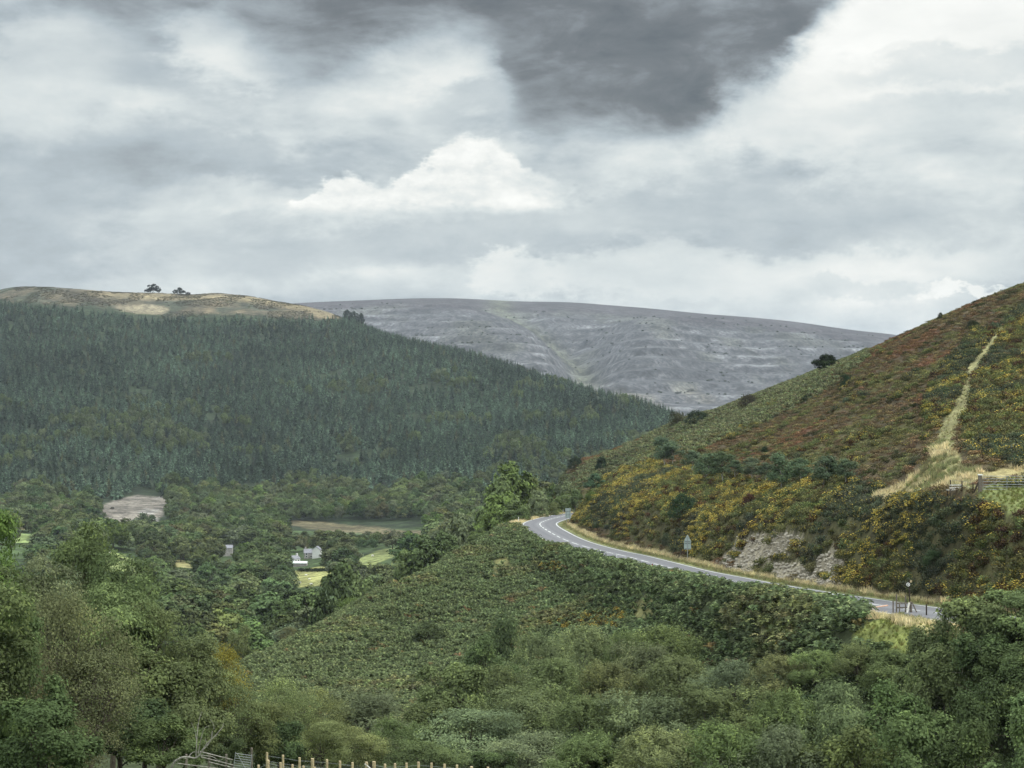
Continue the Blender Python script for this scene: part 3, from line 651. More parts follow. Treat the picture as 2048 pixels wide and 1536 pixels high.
template('round', 90, M_bark, dict(r0=0.12, n=8), M_leaf_far, 2.2, 1.9, 1.9, lobes=34, sprays=900, per=9, leaf=0.26, asp=0.7, flat=0.8, lr=(0.30, 0.42), sr=0.07)
def conifer_mesh(seed, H=11.0, Rb=2.4, tiers=11):
    rng = np.random.default_rng(seed); Vs = []; nn = []; L_ = [tube([(0, 0, -1), (0, 0, H*0.5), (0, 0, H*0.97)], [0.2, 0.12, 0.02], 5)]; vv = []
    c = []; ax = []; nr = []; sz = []
    for t in range(tiers):
        f = t/(tiers-1); z = H*(0.16+0.82*f); r = Rb*(1-f)**0.75*rng.uniform(0.85, 1.1)+0.12; k = max(4, int(9*(1-f*0.6)))
        for a in np.arange(k)/k*2*math.pi+rng.random()*6:
            a += rng.normal()*0.15; rr = r*rng.uniform(0.7, 1.15); u = np.array([math.cos(a), math.sin(a), 0])
            for w_ in (0.35, 0.72):
                c.append(u*rr*w_+[0, 0, z-rr*w_*0.35+rng.normal()*0.08]); ax.append(u+[0, 0, -0.55]); nr.append(np.array([0, 0, 1])+u*0.75+rng.normal(size=3)*0.2); sz.append(rr*0.70); vv.append(rng.random())
    V, Fq = quads(np.array(c), np.array(nr), np.array(sz), 0.9, rng, np.array(ax))
    tv, tf = L_[0]
    me = mesh_np('conifer', np.vstack([V, tv]), np.vstack([Fq, tf+len(V)]), [M_conif, M_bark], False,
                 {'v': ('FACE', 'FLOAT', np.concatenate([vv, np.full(len(tf), .5)]))}, np.concatenate([np.zeros(len(Fq)), np.ones(len(tf))]))
    return me
CON = [conifer_mesh(s, 10.5*q, 3.1*w_) for s, q, w_ in ((1, 1, 1), (2, 1.08, 0.9), (3, 0.9, 1.1), (4, 1.0, 0.85))]

# ------------------------------------------------------------------ what can be seen: terrain horizon and crowns already standing
def ground(x, y):
    x = np.asarray(x, float); y = np.asarray(y, float)
    return np.where(y < 480, near.H(x, y), np.where(y < 770, np.maximum(near.H(x, y), valley.H(x, y)), valley.H(x, y)))
HU = np.arange(-300, 2400, 12.0)
HD = np.concatenate([np.arange(20, 200, 3), np.arange(200, 780, 6), np.arange(780, 2700, 20)]).astype(float)
_U, _D = np.meshgrid(HU, HD); _z = ground((_U-1024)/F*_D, _D); HP = np.minimum.accumulate(768-_z/_D*F, axis=0)
def terr_row(px, d):                          # highest terrain row in front of distance d at that column
    j = np.clip(np.searchsorted(HD, np.asarray(d)*0.985-1)-1, 0, len(HD)-1); i = np.clip(((np.asarray(px)+300)/12).astype(int), 0, len(HU)-1)
    return HP[j, i]
COV = np.zeros((192, 256), bool)              # 8 px cells of the photograph
def cover_test(px, top, bot, w, mark=True, hor=None, thr4=False):
    x0, x1 = int((px-w/2)//8), int((px+w/2)//8)+1; y0, y1 = int(top//8), int(bot//8)+1
    xs = np.arange(max(0, x0), min(256, x1)); ys = np.arange(max(0, y0), min(192, y1))
    if len(xs) == 0 or len(ys) == 0: return 0.0
    gx, gy = np.meshgrid(xs*8+4, ys*8+4); cy = (top+bot)/2
    e = ((gx-px)/(w/2+3))**2+((gy-cy)/((bot-top)/2+3))**2 < 1
    if hor is not None: e &= gy < hor+4
    if not e.any(): return 0.0
    sub = COV[ys[0]:ys[-1]+1, xs[0]:xs[-1]+1]; free = (e & ~sub).sum()
    if mark and free: sub |= (((gx-px)/(w/2*0.85))**2+((gy-cy)/((bot-top)/2*0.85))**2 < 1)
    if free < 4 and thr4: return 0.0
    return free/max(1, ((((gx-px)/(w/2+3))**2+((gy-cy)/((bot-top)/2+3))**2) < 1).sum())

TREES = []
def plant(key, name, px, top, d, w, col, cat='tree', group=None, kindw='tree', var=None, rz=None, rng=random.Random(5), hmin=1.0, thresh=0.0, adj=None, label=None, crownonly=False):
    x, y = (px-1024)/F*d, d; z = float(ground(x, y)); h = (768-top)/F*d-z
    if h < hmin: return None
    L_ = TPL[key]; cm, wm, tz, tw = L_[var if var is not None else rng.randrange(len(L_))]
    sz = h/tz; sx = (w*d/F)/tw; sx = min(max(sx, 0.5*sz), (1.75 if key in ('bush', 'far_broad') else 1.5)*sz)
    basep = 768-z/d*F; hor = float(terr_row(px, d))
    if thresh is not None:
        vis = cover_test(px, top, min(basep, top+w*2.2), w, True, hor, name == 'broadleaf_tree')
        if vis < thresh or top > hor-2: return None
    o = empty(name, (x, y, z), rng.random()*6.28 if rz is None else rz); o.scale = (sx, sx, sz)
    c = link('crown', cm, o); c.color = (*col, 1)
    if not crownonly: link('trunk', wm, o)
    tag(o, label, cat, group)
    if not label: TREES.append((o, px, (top+min(basep, top+w*1.2))/2, w, adj or '', kindw))
    return o
def J(c, rng, a=0.12):
    k = 1+rng.uniform(-a, a); return tuple(max(0.004, q*k*(1+rng.uniform(-a, a)*0.5)) for q in c)
GREEN = (0.062, 0.090, 0.034); DGREEN = (0.038, 0.060, 0.026); OLIVE = (0.095, 0.105, 0.038); GREY = (0.088, 0.112, 0.058); YEL = (0.19, 0.17, 0.045); BROWN = (0.105, 0.080, 0.036); LIME = (0.115, 0.158, 0.052)
GREEN, DGREEN, OLIVE, GREY, BROWN, YEL = (0.118, 0.154, 0.066), (0.078, 0.106, 0.048), (0.140, 0.164, 0.072), (0.138, 0.166, 0.090), (0.130, 0.132, 0.066), (0.26, 0.22, 0.05)
cname = {GREEN: 'mid green', DGREEN: 'dark green', OLIVE: 'olive green', GREY: 'grey green', YEL: 'yellowish', BROWN: 'brownish', LIME: 'bright green'}
rg = random.Random(11)
# ---- foreground left: tall hedge trees (px, top row, distance, width px, kind, colour, name, words)
FG = [
 (-30, 985, 72, 190, 'near_broad', LIME, 'ash_tree', 'tall leafy'), (-60, 1120, 68, 260, 'near_broad', GREEN, 'ash_tree', 'tall leafy'), (30, 1230, 70, 200, 'alder', GREEN, 'alder_tree', 'dense'),
 (150, 1052, 98, 190, 'near_broad', GREEN, 'ash_tree', 'tall leafy'), (235, 1105, 94, 170, 'near_broad', GREEN, 'ash_tree', 'tall leafy'), (90, 1120, 92, 160, 'near_broad', GREY, 'ash_tree', 'tall leafy'),
 (130, 1178, 78, 230, 'near_thorn', BROWN, 'hawthorn_tree', 'thin autumn-leaved'), (20, 1290, 72, 230, 'near_thorn', BROWN, 'hawthorn_tree', 'thin autumn-leaved'),
 (190, 1300, 76, 210, 'near_thorn', BROWN, 'hawthorn_tree', 'thin autumn-leaved'), (70, 1400, 66, 220, 'alder', DGREEN, 'alder_tree', 'dense'),
 (225, 1170, 90, 190, 'near_broad', GREEN, 'ash_tree', 'tall leafy'), (320, 1205, 92, 180, 'near_broad', GREEN, 'ash_tree', 'tall leafy'), (290, 1290, 84, 200, 'alder', GREEN, 'alder_tree', 'dense'),
 (395, 1270, 92, 140, 'near_broad', OLIVE, 'ash_tree', 'slender'), (370, 1330, 84, 170, 'alder', GREEN, 'alder_tree', 'dense'), (240, 1380, 80, 180, 'alder', DGREEN, 'alder_tree', 'dense'),
 (330, 1430, 76, 170, 'alder', GREEN, 'alder_tree', 'dense'), (150, 1440, 70, 180, 'near_thorn', BROWN, 'hawthorn_tree', 'thin autumn-leaved'), (450, 1290, 100, 70, 'near_thorn', YEL, 'maple_sapling', 'yellow-leaved'),
 (470, 1370, 92, 150, 'near_thorn', OLIVE, 'hawthorn_tree', 'spreading'), (560, 1352, 98, 150, 'near_thorn', OLIVE, 'hawthorn_tree', 'spreading'), (520, 1400, 93, 130, 'layered', OLIVE, 'hawthorn_tree', 'layered'),
 (630, 1375, 100, 120, 'near_thorn', OLIVE, 'hawthorn_tree', 'spreading'), (640, 1440, 95, 120, 'layered', OLIVE, 'hawthorn_tree', 'layered'), (445, 1440, 90, 80, 'alder', DGREEN, 'alder_tree', 'dense'),
 (560, 1440, 93, 110, 'alder', DGREEN, 'alder_tree', 'dense'),
 # willow and birch scrub, right
 (740, 1378, 118, 190, 'willow', GREY, 'willow_bush', 'feathery'), (705, 1450, 104, 130, 'layered', OLIVE, 'hawthorn_bush', 'layered'), (790, 1440, 108, 150, 'willow', GREEN, 'willow_bush', 'feathery'),
 (1010, 1228, 195, 84, 'bush', DGREEN, 'hawthorn_bush', 'small'), (858, 1243, 236, 56, 'bush', DGREEN, 'hawthorn_bush', 'small'),
 (975, 1272, 150, 120, 'alder', GREEN, 'alder_bush', 'dense'), (910, 1330, 136, 150, 'alder', GREEN, 'alder_bush', 'dense'), (1000, 1330, 140, 120, 'willow', GREEN, 'willow_bush', 'feathery'),
 (865, 1400, 122, 140, 'alder', GREEN, 'alder_bush', 'dense'), (1080, 1268, 152, 150, 'willow', GREY, 'willow_bush', 'feathery'), (1170, 1250, 158, 140, 'willow', GREY, 'willow_bush', 'feathery'),
 (1250, 1262, 155, 110, 'willow', GREEN, 'willow_bush', 'feathery'), (1330, 1250, 156, 160, 'willow', GREEN, 'willow_bush', 'feathery'), (1290, 1285, 145, 140, 'willow', GREY, 'willow_bush', 'feathery'),
 (1120, 1318, 136, 170, 'willow', OLIVE, 'willow_bush', 'feathery'), (1230, 1322, 132, 170, 'willow', OLIVE, 'willow_bush', 'feathery'), (1360, 1312, 134, 180, 'willow', GREEN, 'willow_bush', 'feathery'),
 (1470, 1320, 128, 150, 'willow', GREY, 'willow_bush', 'feathery'), (1560, 1310, 126, 150, 'willow', OLIVE, 'willow_bush', 'feathery'), (1640, 1300, 124, 150, 'willow', GREEN, 'willow_bush', 'feathery'),
 (1715, 1288, 120, 170, 'willow', OLIVE, 'willow_bush', 'feathery'), (1790, 1300, 116, 150, 'willow', GREEN, 'willow_bush', 'feathery'), (1868, 1238, 110, 150, 'alder', GREEN, 'alder_bush', 'dense'),
 (1945, 1200, 107, 200, 'alder', GREEN, 'alder_bush', 'dense'), (2025, 1182, 106, 210, 'alder', GREEN, 'alder_bush', 'dense'), (1985, 1270, 104, 170, 'alder', DGREEN, 'alder_bush', 'dense'),
 (1885, 1310, 106, 170, 'alder', GREEN, 'alder_bush', 'dense'), (2050, 1235, 103, 170, 'alder', GREEN, 'alder_bush', 'dense'), (1955, 1250, 106, 150, 'willow', GREEN, 'willow_bush', 'feathery'), (1890, 1268, 109, 130, 'willow', DGREEN, 'willow_bush', 'feathery'), (2115, 1285, 99, 210, 'alder', GREEN, 'alder_bush', 'dense'), (2118, 1390, 92, 210, 'alder', GREEN, 'alder_bush', 'dense'), (2070, 1300, 100, 180, 'alder', GREEN, 'alder_bush', 'dense'),
 (1040, 1375, 118, 190, 'layered', GREEN, 'hawthorn_bush', 'layered'), (940, 1420, 108, 200, 'layered', GREY, 'hawthorn_bush', 'layered'), (1180, 1392, 114, 180, 'willow', GREEN, 'willow_bush', 'feathery'),
 (1300, 1385, 112, 190, 'willow', GREY, 'willow_bush', 'feathery'), (1430, 1370, 110, 190, 'willow', OLIVE, 'willow_bush', 'feathery'), (1550, 1382, 108, 190, 'willow', GREEN, 'willow_bush', 'feathery'),
 (1670, 1368, 106, 180, 'willow', GREY, 'willow_bush', 'feathery'), (1780, 1370, 104, 190, 'alder', GREEN, 'alder_bush', 'dense'), (1960, 1360, 98, 180, 'alder', DGREEN, 'alder_bush', 'dense'),
 (850, 1480, 100, 150, 'layered', GREEN, 'hawthorn_bush', 'layered'), (1060, 1465, 100, 190, 'layered', GREY, 'hawthorn_bush', 'layered'), (1180, 1470, 97, 170, 'willow', GREEN, 'willow_bush', 'feathery'),
 (1310, 1455, 96, 190, 'willow', OLIVE, 'willow_bush', 'feathery'), (1440, 1445, 95, 190, 'willow', GREEN, 'willow_bush', 'feathery'), (1570, 1450, 94, 190, 'willow', GREY, 'willow_bush', 'feathery'),
 (1700, 1450, 93, 190, 'alder', GREEN, 'alder_bush', 'dense'), (1830, 1430, 92, 190, 'alder', GREEN, 'alder_bush', 'dense'), (1950, 1440, 90, 190, 'alder', DGREEN, 'alder_bush', 'dense'),
 (2070, 1420, 88, 200, 'alder', GREEN, 'alder_bush', 'dense'), (985, 1505, 95, 130, 'alder', DGREEN, 'alder_bush', 'dense'),
]
for (px_, tp, d_, w_, k_, c_, nm, wd_) in sorted(FG, key=lambda t: t[2]):
    plant(k_, nm, px_, tp, d_, w_, J(c_, rg), cat='tree' if 'tree' in nm or 'sap' in nm else 'bush',
          group='hedge trees at the near left' if px_ < 680 else 'scrub bushes below the bracken slope', rng=rg, adj=cname[c_]+' '+wd_, kindw=nm.replace('_', ' '), thresh=0.0)
# ---- single trees on the hillside and round the bend (top, bottom decide the size)
SG_ = [
 (1651, 709, 428, 46, 'round', (0.022, 0.032, 0.016), 'hawthorn_tree', 'dark windswept hawthorn tree standing alone on the skyline of the right hillside'),
 (1692, 748, 360, 26, 'bush', (0.025, 0.045, 0.025), 'hawthorn_bush', 'small dark green bush just below the lone skyline hawthorn'),
 (1497, 788, 500, 44, 'bush', (0.05, 0.045, 0.03), 'hawthorn_bush', 'brownish thorn bush on the ridge left of the lone hawthorn'),
 (1393, 820, 560, 42, 'bush', (0.035, 0.05, 0.03), 'hawthorn_bush', 'dark bush on the lower end of the ridge'),
 (1353, 823, 600, 32, 'bush', (0.06, 0.062, 0.035), 'hawthorn_bush', 'olive bush at the foot of the ridge against the conifers'),
 (1204, 912, 470, 20, 'bush', (0.02, 0.035, 0.022), 'juniper_bush', 'dark cone-shaped evergreen bush above the road bend'),
 (1150, 912, 545, 24, 'bush', (0.03, 0.045, 0.028), 'hawthorn_bush', 'dark bush at the left end of the hillside edge'),
 (1366, 985, 262, 52, 'bush', (0.045, 0.075, 0.040), 'willow_bush', 'blue green bush among the gorse above the grey triangle sign'),
 (1872, 1100, 141, 70, 'willow', (0.060, 0.090, 0.045), 'willow_bush', 'blue green bush low in the gorse above the signpost'),
 (1500, 985, 235, 26, 'bush', (0.075, 0.040, 0.030), 'heath_bush', 'rusty brown bush among the gorse in the middle of the hillside'),
 (1945, 640, 322, 24, 'bush', (0.035, 0.045, 0.025), 'hawthorn_bush', 'dark bush beside the top of the footpath'),
 (1530, 892, 300, 16, 'bush', (0.03, 0.045, 0.025), 'hawthorn_bush', 'tiny dark bush in the bracken right of the birch row'),
 (1611, 790, 390, 12, 'birch', (0.045, 0.06, 0.035), 'birch_sapling', 'slim sapling below the ridge left of the footpath'),
 (1018, 926, 428, 92, 'far_broad', LIME, 'oak_tree', 'tall green tree topped with pale leaves left of the road bend'),
 (1005, 952, 405, 84, 'far_broad', GREEN, 'oak_tree', 'broad green tree in the middle of the clump left of the bend'),
 (1064, 952, 440, 52, 'far_broad', OLIVE, 'sallow_tree', 'round olive green tree behind the small triangle sign'),
 (998, 984, 390, 84, 'far_broad', LIME, 'oak_tree', 'bright green tree lowest at the left of the clump by the bend'),
 (1030, 1000, 385, 44, 'far_broad', GREEN, 'oak_tree', 'mid green tree at the foot of the clump by the bend'),
 (1075, 978, 420, 40, 'far_broad', GREY, 'sallow_tree', 'grey green tree right of the clump beside the bend'),
 (1105, 968, 470, 40, 'far_broad', DGREEN, 'pine_tree', 'dark tree between the clump and the bush above the bend'),
 (1135, 962, 460, 40, 'far_broad', GREY, 'sallow_tree', 'pale grey green tree above the blue green sign back'),
 (1128, 986, 445, 34, 'far_broad', GREEN, 'sallow_tree', 'low green tree directly behind the road past the bend'),
 (1152, 978, 440, 28, 'far_broad', DGREEN, 'holly_tree', 'dark green rounded tree above the sign back'),
 (1190, 947, 400, 36, 'far_broad', (0.065, 0.105, 0.06), 'hawthorn_tree', 'fresh green rounded tree perched on the slope above the bend'),
 (1183, 982, 372, 22, 'bush', LIME, 'hawthorn_bush', 'small yellowish green bush at the foot of the slope above the bend'),
 (1085, 1004, 404, 30, 'bush', GREY, 'hawthorn_bush', 'grey green bush behind the small triangle sign'),
 (1107, 1003, 420, 26, 'bush', OLIVE, 'hawthorn_bush', 'olive bush behind the verge beyond the bend'),
 (1045, 1016, 380, 34, 'bush', DGREEN, 'hawthorn_bush', 'dark low bush behind the left verge of the bend'),
 (960, 1058, 352, 66, 'alder', GREEN, 'alder_tree', 'green tree at the top of the bracken slope left of the bend'),
 (917, 1030, 420, 60, 'far_broad', GREY, 'ash_tree', 'grey green tree below the bend clump'),
 (885, 1062, 350, 70, 'far_broad', DGREEN, 'ash_tree', 'dark tree behind the bracken crest half way down'),
 (846, 1072, 342, 80, 'far_broad', DGREEN, 'ash_tree', 'big dark tree overhanging the bracken crest'),
 (815, 1100, 340, 60, 'far_broad', GREEN, 'ash_tree', 'rounded green tree behind the bracken crest'),
 (676, 1125, 330, 72, 'far_broad', DGREEN, 'oak_tree', 'large dark oval tree right of the pale green field'),
 (700, 1194, 296, 50, 'bush', LIME, 'gorse_bush', 'yellow green bush on the left end of the bracken crest'),
 (480, 1252, 262, 76, 'alder', OLIVE, 'sallow_tree', 'round olive tree at the lower left of the bracken slope'),
 (575, 1252, 262, 50, 'near_thorn', BROWN, 'hawthorn_tree', 'brownish thorn on the lower bracken crest'),
 (706, 1140, 345, 60, 'far_broad', GREEN, 'oak_tree', 'green tree tucked between the dark oval tree and the bracken crest'),
 (306, 568, 2545, 20, 'far_broad', (0.018, 0.024, 0.018), 'pine_tree', 'tallest dark tree of the skyline group on the moor top'),
 (296, 577, 2545, 14, 'far_broad', (0.018, 0.024, 0.018), 'pine_tree', 'low leaning tree at the left of the skyline group'),
 (317, 575, 2545, 10, 'far_broad', (0.018, 0.024, 0.018), 'pine_tree', 'small dark tree at the right of the skyline group'),
 (360, 575, 2528, 18, 'far_broad', (0.020, 0.028, 0.018), 'pine_tree', 'dark rounded skyline tree right of the taller group'),
 (350, 579, 2528, 9, 'far_broad', (0.020, 0.028, 0.018), 'pine_tree', 'small dark tree touching the rounded skyline tree'),
 (376, 584, 2528, 14, 'far_broad', (0.025, 0.03, 0.022), 'pine_tree', 'flat low dark bush at the right end of the skyline trees'),
 (695, 619, 2420, 16, 'far_broad', (0.025, 0.035, 0.025), 'pine_tree', 'dark tree where the bare moor meets the conifers'),
 (708, 622, 2410, 18, 'far_broad', (0.025, 0.035, 0.025), 'pine_tree', 'dark bush right of the tree at the end of the bare moor'),
 (722, 626, 2400, 12, 'far_broad', (0.025, 0.035, 0.025), 'pine_tree', 'small dark tree starting the conifer skyline'),
 (225, 1014, 1260, 26, 'far_broad', (0.045, 0.045, 0.028), 'hawthorn_tree', 'lone dark tree standing in the pale scree clearing'),
 (287, 1026, 1160, 48, 'far_broad', (0.055, 0.075, 0.04), 'oak_tree', 'rounded green tree in front of the pale scree clearing'),
 (240, 1115, 850, 30, 'far_broad', (0.040, 0.030, 0.026), 'beech_tree', 'purple brown round tree on the green field'),
 (752, 795, 1930, 12, 'far_broad', (0.16, 0.19, 0.05), 'larch_tree', 'single lime green tree in the middle of the conifers'),
 (1880, 625, 352, 8, 'birch', (0.04,0.05,0.03), 'birch_sapling', 'tiny sapling on the skyline of the right hillside'),
]
BOT = {(1692, 748): 774, (1497, 788): 815, (1393, 820): 846, (1353, 823): 852, (1204, 912): 938, (1150, 912): 938, (1366, 985): 1036, (1872, 1100): 1142, (1500, 985): 1016, (1945, 640): 658,
       (1530, 892): 906, (1611, 790): 806, (1190, 947): 985, (1183, 982): 1004}
def hit(px, py, d0=20, d1=2600):
    """distance of the ground seen at that photo column and row"""
    d = np.exp(np.linspace(math.log(d0), math.log(d1), 6000)); r = 768-ground((px-1024)/F*d, d)/d*F
    k = np.argmax(r <= py); return float(d[k])
for (px_, tp, d_, w_, k_, c_, nm, lb) in sorted(SG_, key=lambda t: t[2]):
    if (px_, tp) in BOT: d_ = hit(px_, BOT[(px_, tp)], 110)
    r_ = plant(k_, nm, px_, tp, d_, w_, c_, cat='tree' if 'tree' in nm else ('sapling' if 'sap' in nm else 'bush'), rng=rg, thresh=-1, label=lb, hmin=0.6)
    if r_ is None: print('single not placed', lb)
# birch row on the hillside
BR = [(1412, 905, 965), (1445, 903, 968), (1505, 915, 962), (1560, 905, 984), (1603, 916, 968), (1648, 910, 978), (1692, 918, 972), (1328, 872, 936), (1345, 882, 930), (1385, 900, 950), (1532, 925, 966), (1668, 925, 966), (1470, 920, 962)]
for k, (px_, tp, bs) in enumerate(BR):
    plant('birch', 'birch_sapling', px_, tp, hit(px_, bs, 120), 46 if k < 7 else 36, J((0.095, 0.13, 0.08), rg), cat='sapling', group='young birches in a row on the hillside', rng=rg, thresh=-1, adj='slender pale-stemmed', kindw='birch sapling')
# ---- valley broadleaves
KEEP = [(218, 1000, 328, 1034), (580, 1044, 845, 1060), (583, 1106, 642, 1140), (598, 1142, 656, 1168), (715, 1100, 792, 1120), (208, 1104, 272, 1132), (36, 1066, 58, 1082), (355, 1124, 380, 1132), (445, 1106, 467, 1118)]
def blocks(px, top, bot, w):
    for (a, b0, c, d) in KEEP:
        if px+w*0.42 > a and px-w*0.42 < c and bot > b0 and top < d: return True
    return False
rv = random.Random(3); cand = []
yy = 330.0
while yy < 1420:
    stp = 9.0 if yy < 900 else 9.5
    nx = int(1500*yy/F/stp)
    for i in range(nx):
        x = (-120-1024)/F*yy+(i+rv.random())*stp; y = yy+rv.uniform(-.5, .5)*stp
        cand.append((x, y))
    yy += stp*(1.0 if yy < 700 else 1.35)
cand.sort(key=lambda t: t[1]); nvt = 0; REST = []
for (x, y) in cand:
    px_ = x/y*F+1024; z = float(ground(x, y))
    if px_ > 1090 or px_ < -80: continue
    if y < 470 and (px_ > 820 or z > -44): continue
    if px_ > 960 and y > 1250: continue
    hh = rv.uniform(8.5, 14.5)*(0.85 if y < 600 else 1.0); ww = hh*rv.uniform(0.75, 1.15)
    top = 768-(z+hh)/y*F; w_ = ww/y*F; bot = 768-z/y*F
    if bot > 1400 and px_ > 440: continue
    lim = 960+fbm(np.array([px_/70.0]), np.array([0.5]), 3, 5)[0]*110
    if bot < lim+30 and y > 1000: continue
    if blocks(px_, top, bot, w_):
        hh *= 0.5; ww *= 0.55; top = 768-(z+hh)/y*F; w_ = ww/y*F
        if blocks(px_, top, bot, w_): continue
    if inpoly(np.array([px_]), np.array([bot]), VP['scree'])[0]: continue
    c_ = rv.choice([GREEN, GREEN, DGREEN, DGREEN, GREY, OLIVE, GREY, GREEN, DGREEN, LIME if rv.random() < 0.35 else GREEN, BROWN if rv.random() < 0.35 else DGREEN])
    cc = tuple(q*0.80 for q in J(c_, rv, 0.2))
    sh = rv.choice(['rounded', 'broad', 'domed', 'spreading'])
    if nvt >= 288:
        if top < float(terr_row(px_, y))-2: REST.append((x, y, z, hh, ww, cc))
        continue
    if plant('far_broad', 'broadleaf_tree', px_, top, y, w_, cc, group='broadleaf trees across the valley floor', rng=rv, thresh=0.12, adj=cname[c_]+' '+sh, kindw='broadleaf tree', crownonly=y > 900): nvt += 1
print('valley trees', nvt, 'planted', len(TREES), round(time.time()-T0, 1))

# ------------------------------------------------------------------ conifers: the largest as trees of their own, the wood behind as one mass
rng = np.random.default_rng(4); XX = []; y = 1240.0
while y < 2560:
    st = 7.2; n = int(1700*y/F/st); xs = (-140-1024)/F*y+(np.arange(n)+rng.random(n)*0.9)*st; ys = y+rng.uniform(-.45, .45, n)*st*1.3
    XX.append(np.stack([xs, ys], 1)); y += st*1.3
XX = np.vstack(XX); zz = ground(XX[:, 0], XX[:, 1]); pxc = XX[:, 0]/XX[:, 1]*F+1024; pyc = 768-zz/XX[:, 1]*F
lim = 985+fbm(pxc/60, pyc*0+.5, 3, 5)*70
brow = np.interp(pxc, [-900, 0, 100, 230, 268, 300, 335, 345, 420, 600, 685, 700, 3000], [622, 610, 618, 632, 642, 646, 640, 643, 639, 644, 646, 600, 600])
okc = (pyc < lim+fbm(pxc/25, pyc/12, 3, 9)*30) & (pyc > brow+fbm(pxc/12, pyc/12, 2, 7)*8) & (fbm(XX[:, 0]/45, XX[:, 1]/45, 3, 19) > -0.235)
okc &= pyc-30 < terr_row(pxc, XX[:, 1])+2
okc &= ~((pxc > 1400) | (pxc < -120))
XX = XX[okc]; zz = zz[okc]; pxc = pxc[okc]; pyc = pyc[okc]
sc_ = rng.uniform(0.78, 1.22, len(XX))*(1+fbm(XX[:, 0]/80, XX[:, 1]/80, 3, 23)*0.35)*np.interp(XX[:, 1], [1200, 1700, 2400], [1.0, 1.0, 0.92])
tintn = fbm(XX[:, 0]/70, XX[:, 1]/110, 4, 29)
base = np.array((0.040, 0.060, 0.041))[None]*(1+tintn*1.3)[:, None]*rng.uniform(0.55, 1.55, len(XX))[:, None]
lar = (rng.random(len(XX)) < 0.03) | ((tintn > 0.26) & (rng.random(len(XX)) < 0.25)); base[lar] = np.array((0.058, 0.062, 0.034))*rng.uniform(0.8, 1.2, lar.sum())[:, None]
nearest = np.argsort(XX[:, 1]/sc_)
def seen_ok(i):
    tp = pyc[i]-11.5*sc_[i]/XX[i, 1]*F
    return 0 < pxc[i] < 2048 and cover_test(pxc[i], tp, pyc[i], 14, True, float(terr_row(pxc[i], XX[i, 1]))) > 0.2 and tp < terr_row(pxc[i], XX[i, 1])-3
chosen = []
for i in nearest:
    if seen_ok(i): chosen.append(i)
    if len(chosen) == 300: break
ch = np.zeros(len(XX), bool); ch[chosen] = True
for i in chosen:
    o = link('conifer_tree', CON[i % 4]); o.location = (XX[i, 0], XX[i, 1], zz[i]); o.rotation_euler = (0, 0, rng.random()*6.28); s_ = sc_[i]; o.scale = (s_*rng.uniform(.85, 1.15), s_, s_)
    o.color = (*base[i], 1); tag(o, None, 'conifer', 'tall conifers along the lower edge of the forest')
    TREES.append((o, pxc[i], pyc[i]-14, 12, 'narrow dark green', 'conifer tree'))

def scatter(name, label, cat_kind, pts, rot, scl, tint, idx, meshes):
    """one ground-cover object: points carrying turn, size and tint, each with a plant on it"""
    col = bpy.data.collections.new(name+'_kinds')
    for k, me in enumerate(meshes):
        o = bpy.data.objects.new('%s_%02d' % (name, k), me); col.objects.link(o)
    n = len(pts); me = bpy.data.meshes.new(name); me.vertices.add(n); me.vertices.foreach_set('co', np.asarray(pts, np.float32).ravel())
    for k, typ, val in (('rot', 'FLOAT_VECTOR', rot), ('scl', 'FLOAT_VECTOR', scl), ('tint', 'FLOAT_COLOR', np.concatenate([tint, np.ones((n, 1))], 1)), ('pick', 'INT', idx)):
        at = me.attributes.new(k, typ, 'POINT'); at.data.foreach_set({'FLOAT_VECTOR': 'vector', 'FLOAT_COLOR': 'color', 'INT': 'value'}[typ], np.asarray(val, np.int32 if typ == 'INT' else np.float32).ravel())
    o = link(name, me); g = bpy.data.node_groups.new(name, 'GeometryNodeTree')
    g.interface.new_socket('Geometry', in_out='INPUT', socket_type='NodeSocketGeometry'); g.interface.new_socket('Geometry', in_out='OUTPUT', socket_type='NodeSocketGeometry')
    gi = g.nodes.new('NodeGroupInput'); go = g.nodes.new('NodeGroupOutput'); ip = g.nodes.new('GeometryNodeInstanceOnPoints'); ci = g.nodes.new('GeometryNodeCollectionInfo')
    ci.inputs['Collection'].default_value = col; ci.inputs['Separate Children'].default_value = True; ci.inputs['Reset Children'].default_value = True
    ip.inputs['Pick Instance'].default_value = True
    def na_(nm, t):
        x = g.nodes.new('GeometryNodeInputNamedAttribute'); x.data_type = t; x.inputs['Name'].default_value = nm
        return [s for s in x.outputs if s.enabled and s.name == 'Attribute'][0]
    g.links.new(gi.outputs[0], ip.inputs['Points']); g.links.new(ci.outputs[0], ip.inputs['Instance'])
    g.links.new(na_('pick', 'INT'), ip.inputs['Instance Index']); g.links.new(na_('rot', 'FLOAT_VECTOR'), ip.inputs['Rotation']); g.links.new(na_('scl', 'FLOAT_VECTOR'), ip.inputs['Scale'])
    g.links.new(ip.outputs[0], go.inputs[0])
    md = o.modifiers.new('plants', 'NODES'); md.node_group = g
    return tag(o, label, cat_kind, kind='stuff')
def remat(me, m):
    c = me.copy(); c.materials.clear()
    for q in m: c.materials.append(q)
    return c
bl = (pyc > 770+fbm(pxc/90, pyc/40, 2, 3)*160) & (fbm(XX[:, 0]/55, XX[:, 1]/90, 3, 301) > 0.10) & (rng.random(len(XX)) < 0.45) & ~ch
for i in np.where(bl)[0]: REST.append((XX[i, 0], XX[i, 1], zz[i], rng.uniform(8, 11.5), rng.uniform(6.5, 9.5), tuple(np.array(GREEN if rng.random() < .6 else GREY)*rng.uniform(0.55, 0.85))))
M_far_i = leaf_mat('distant_foliage_wood', 0.12, 0.45, 0.15, (1.25, 1.25, 1.0), inst=True)
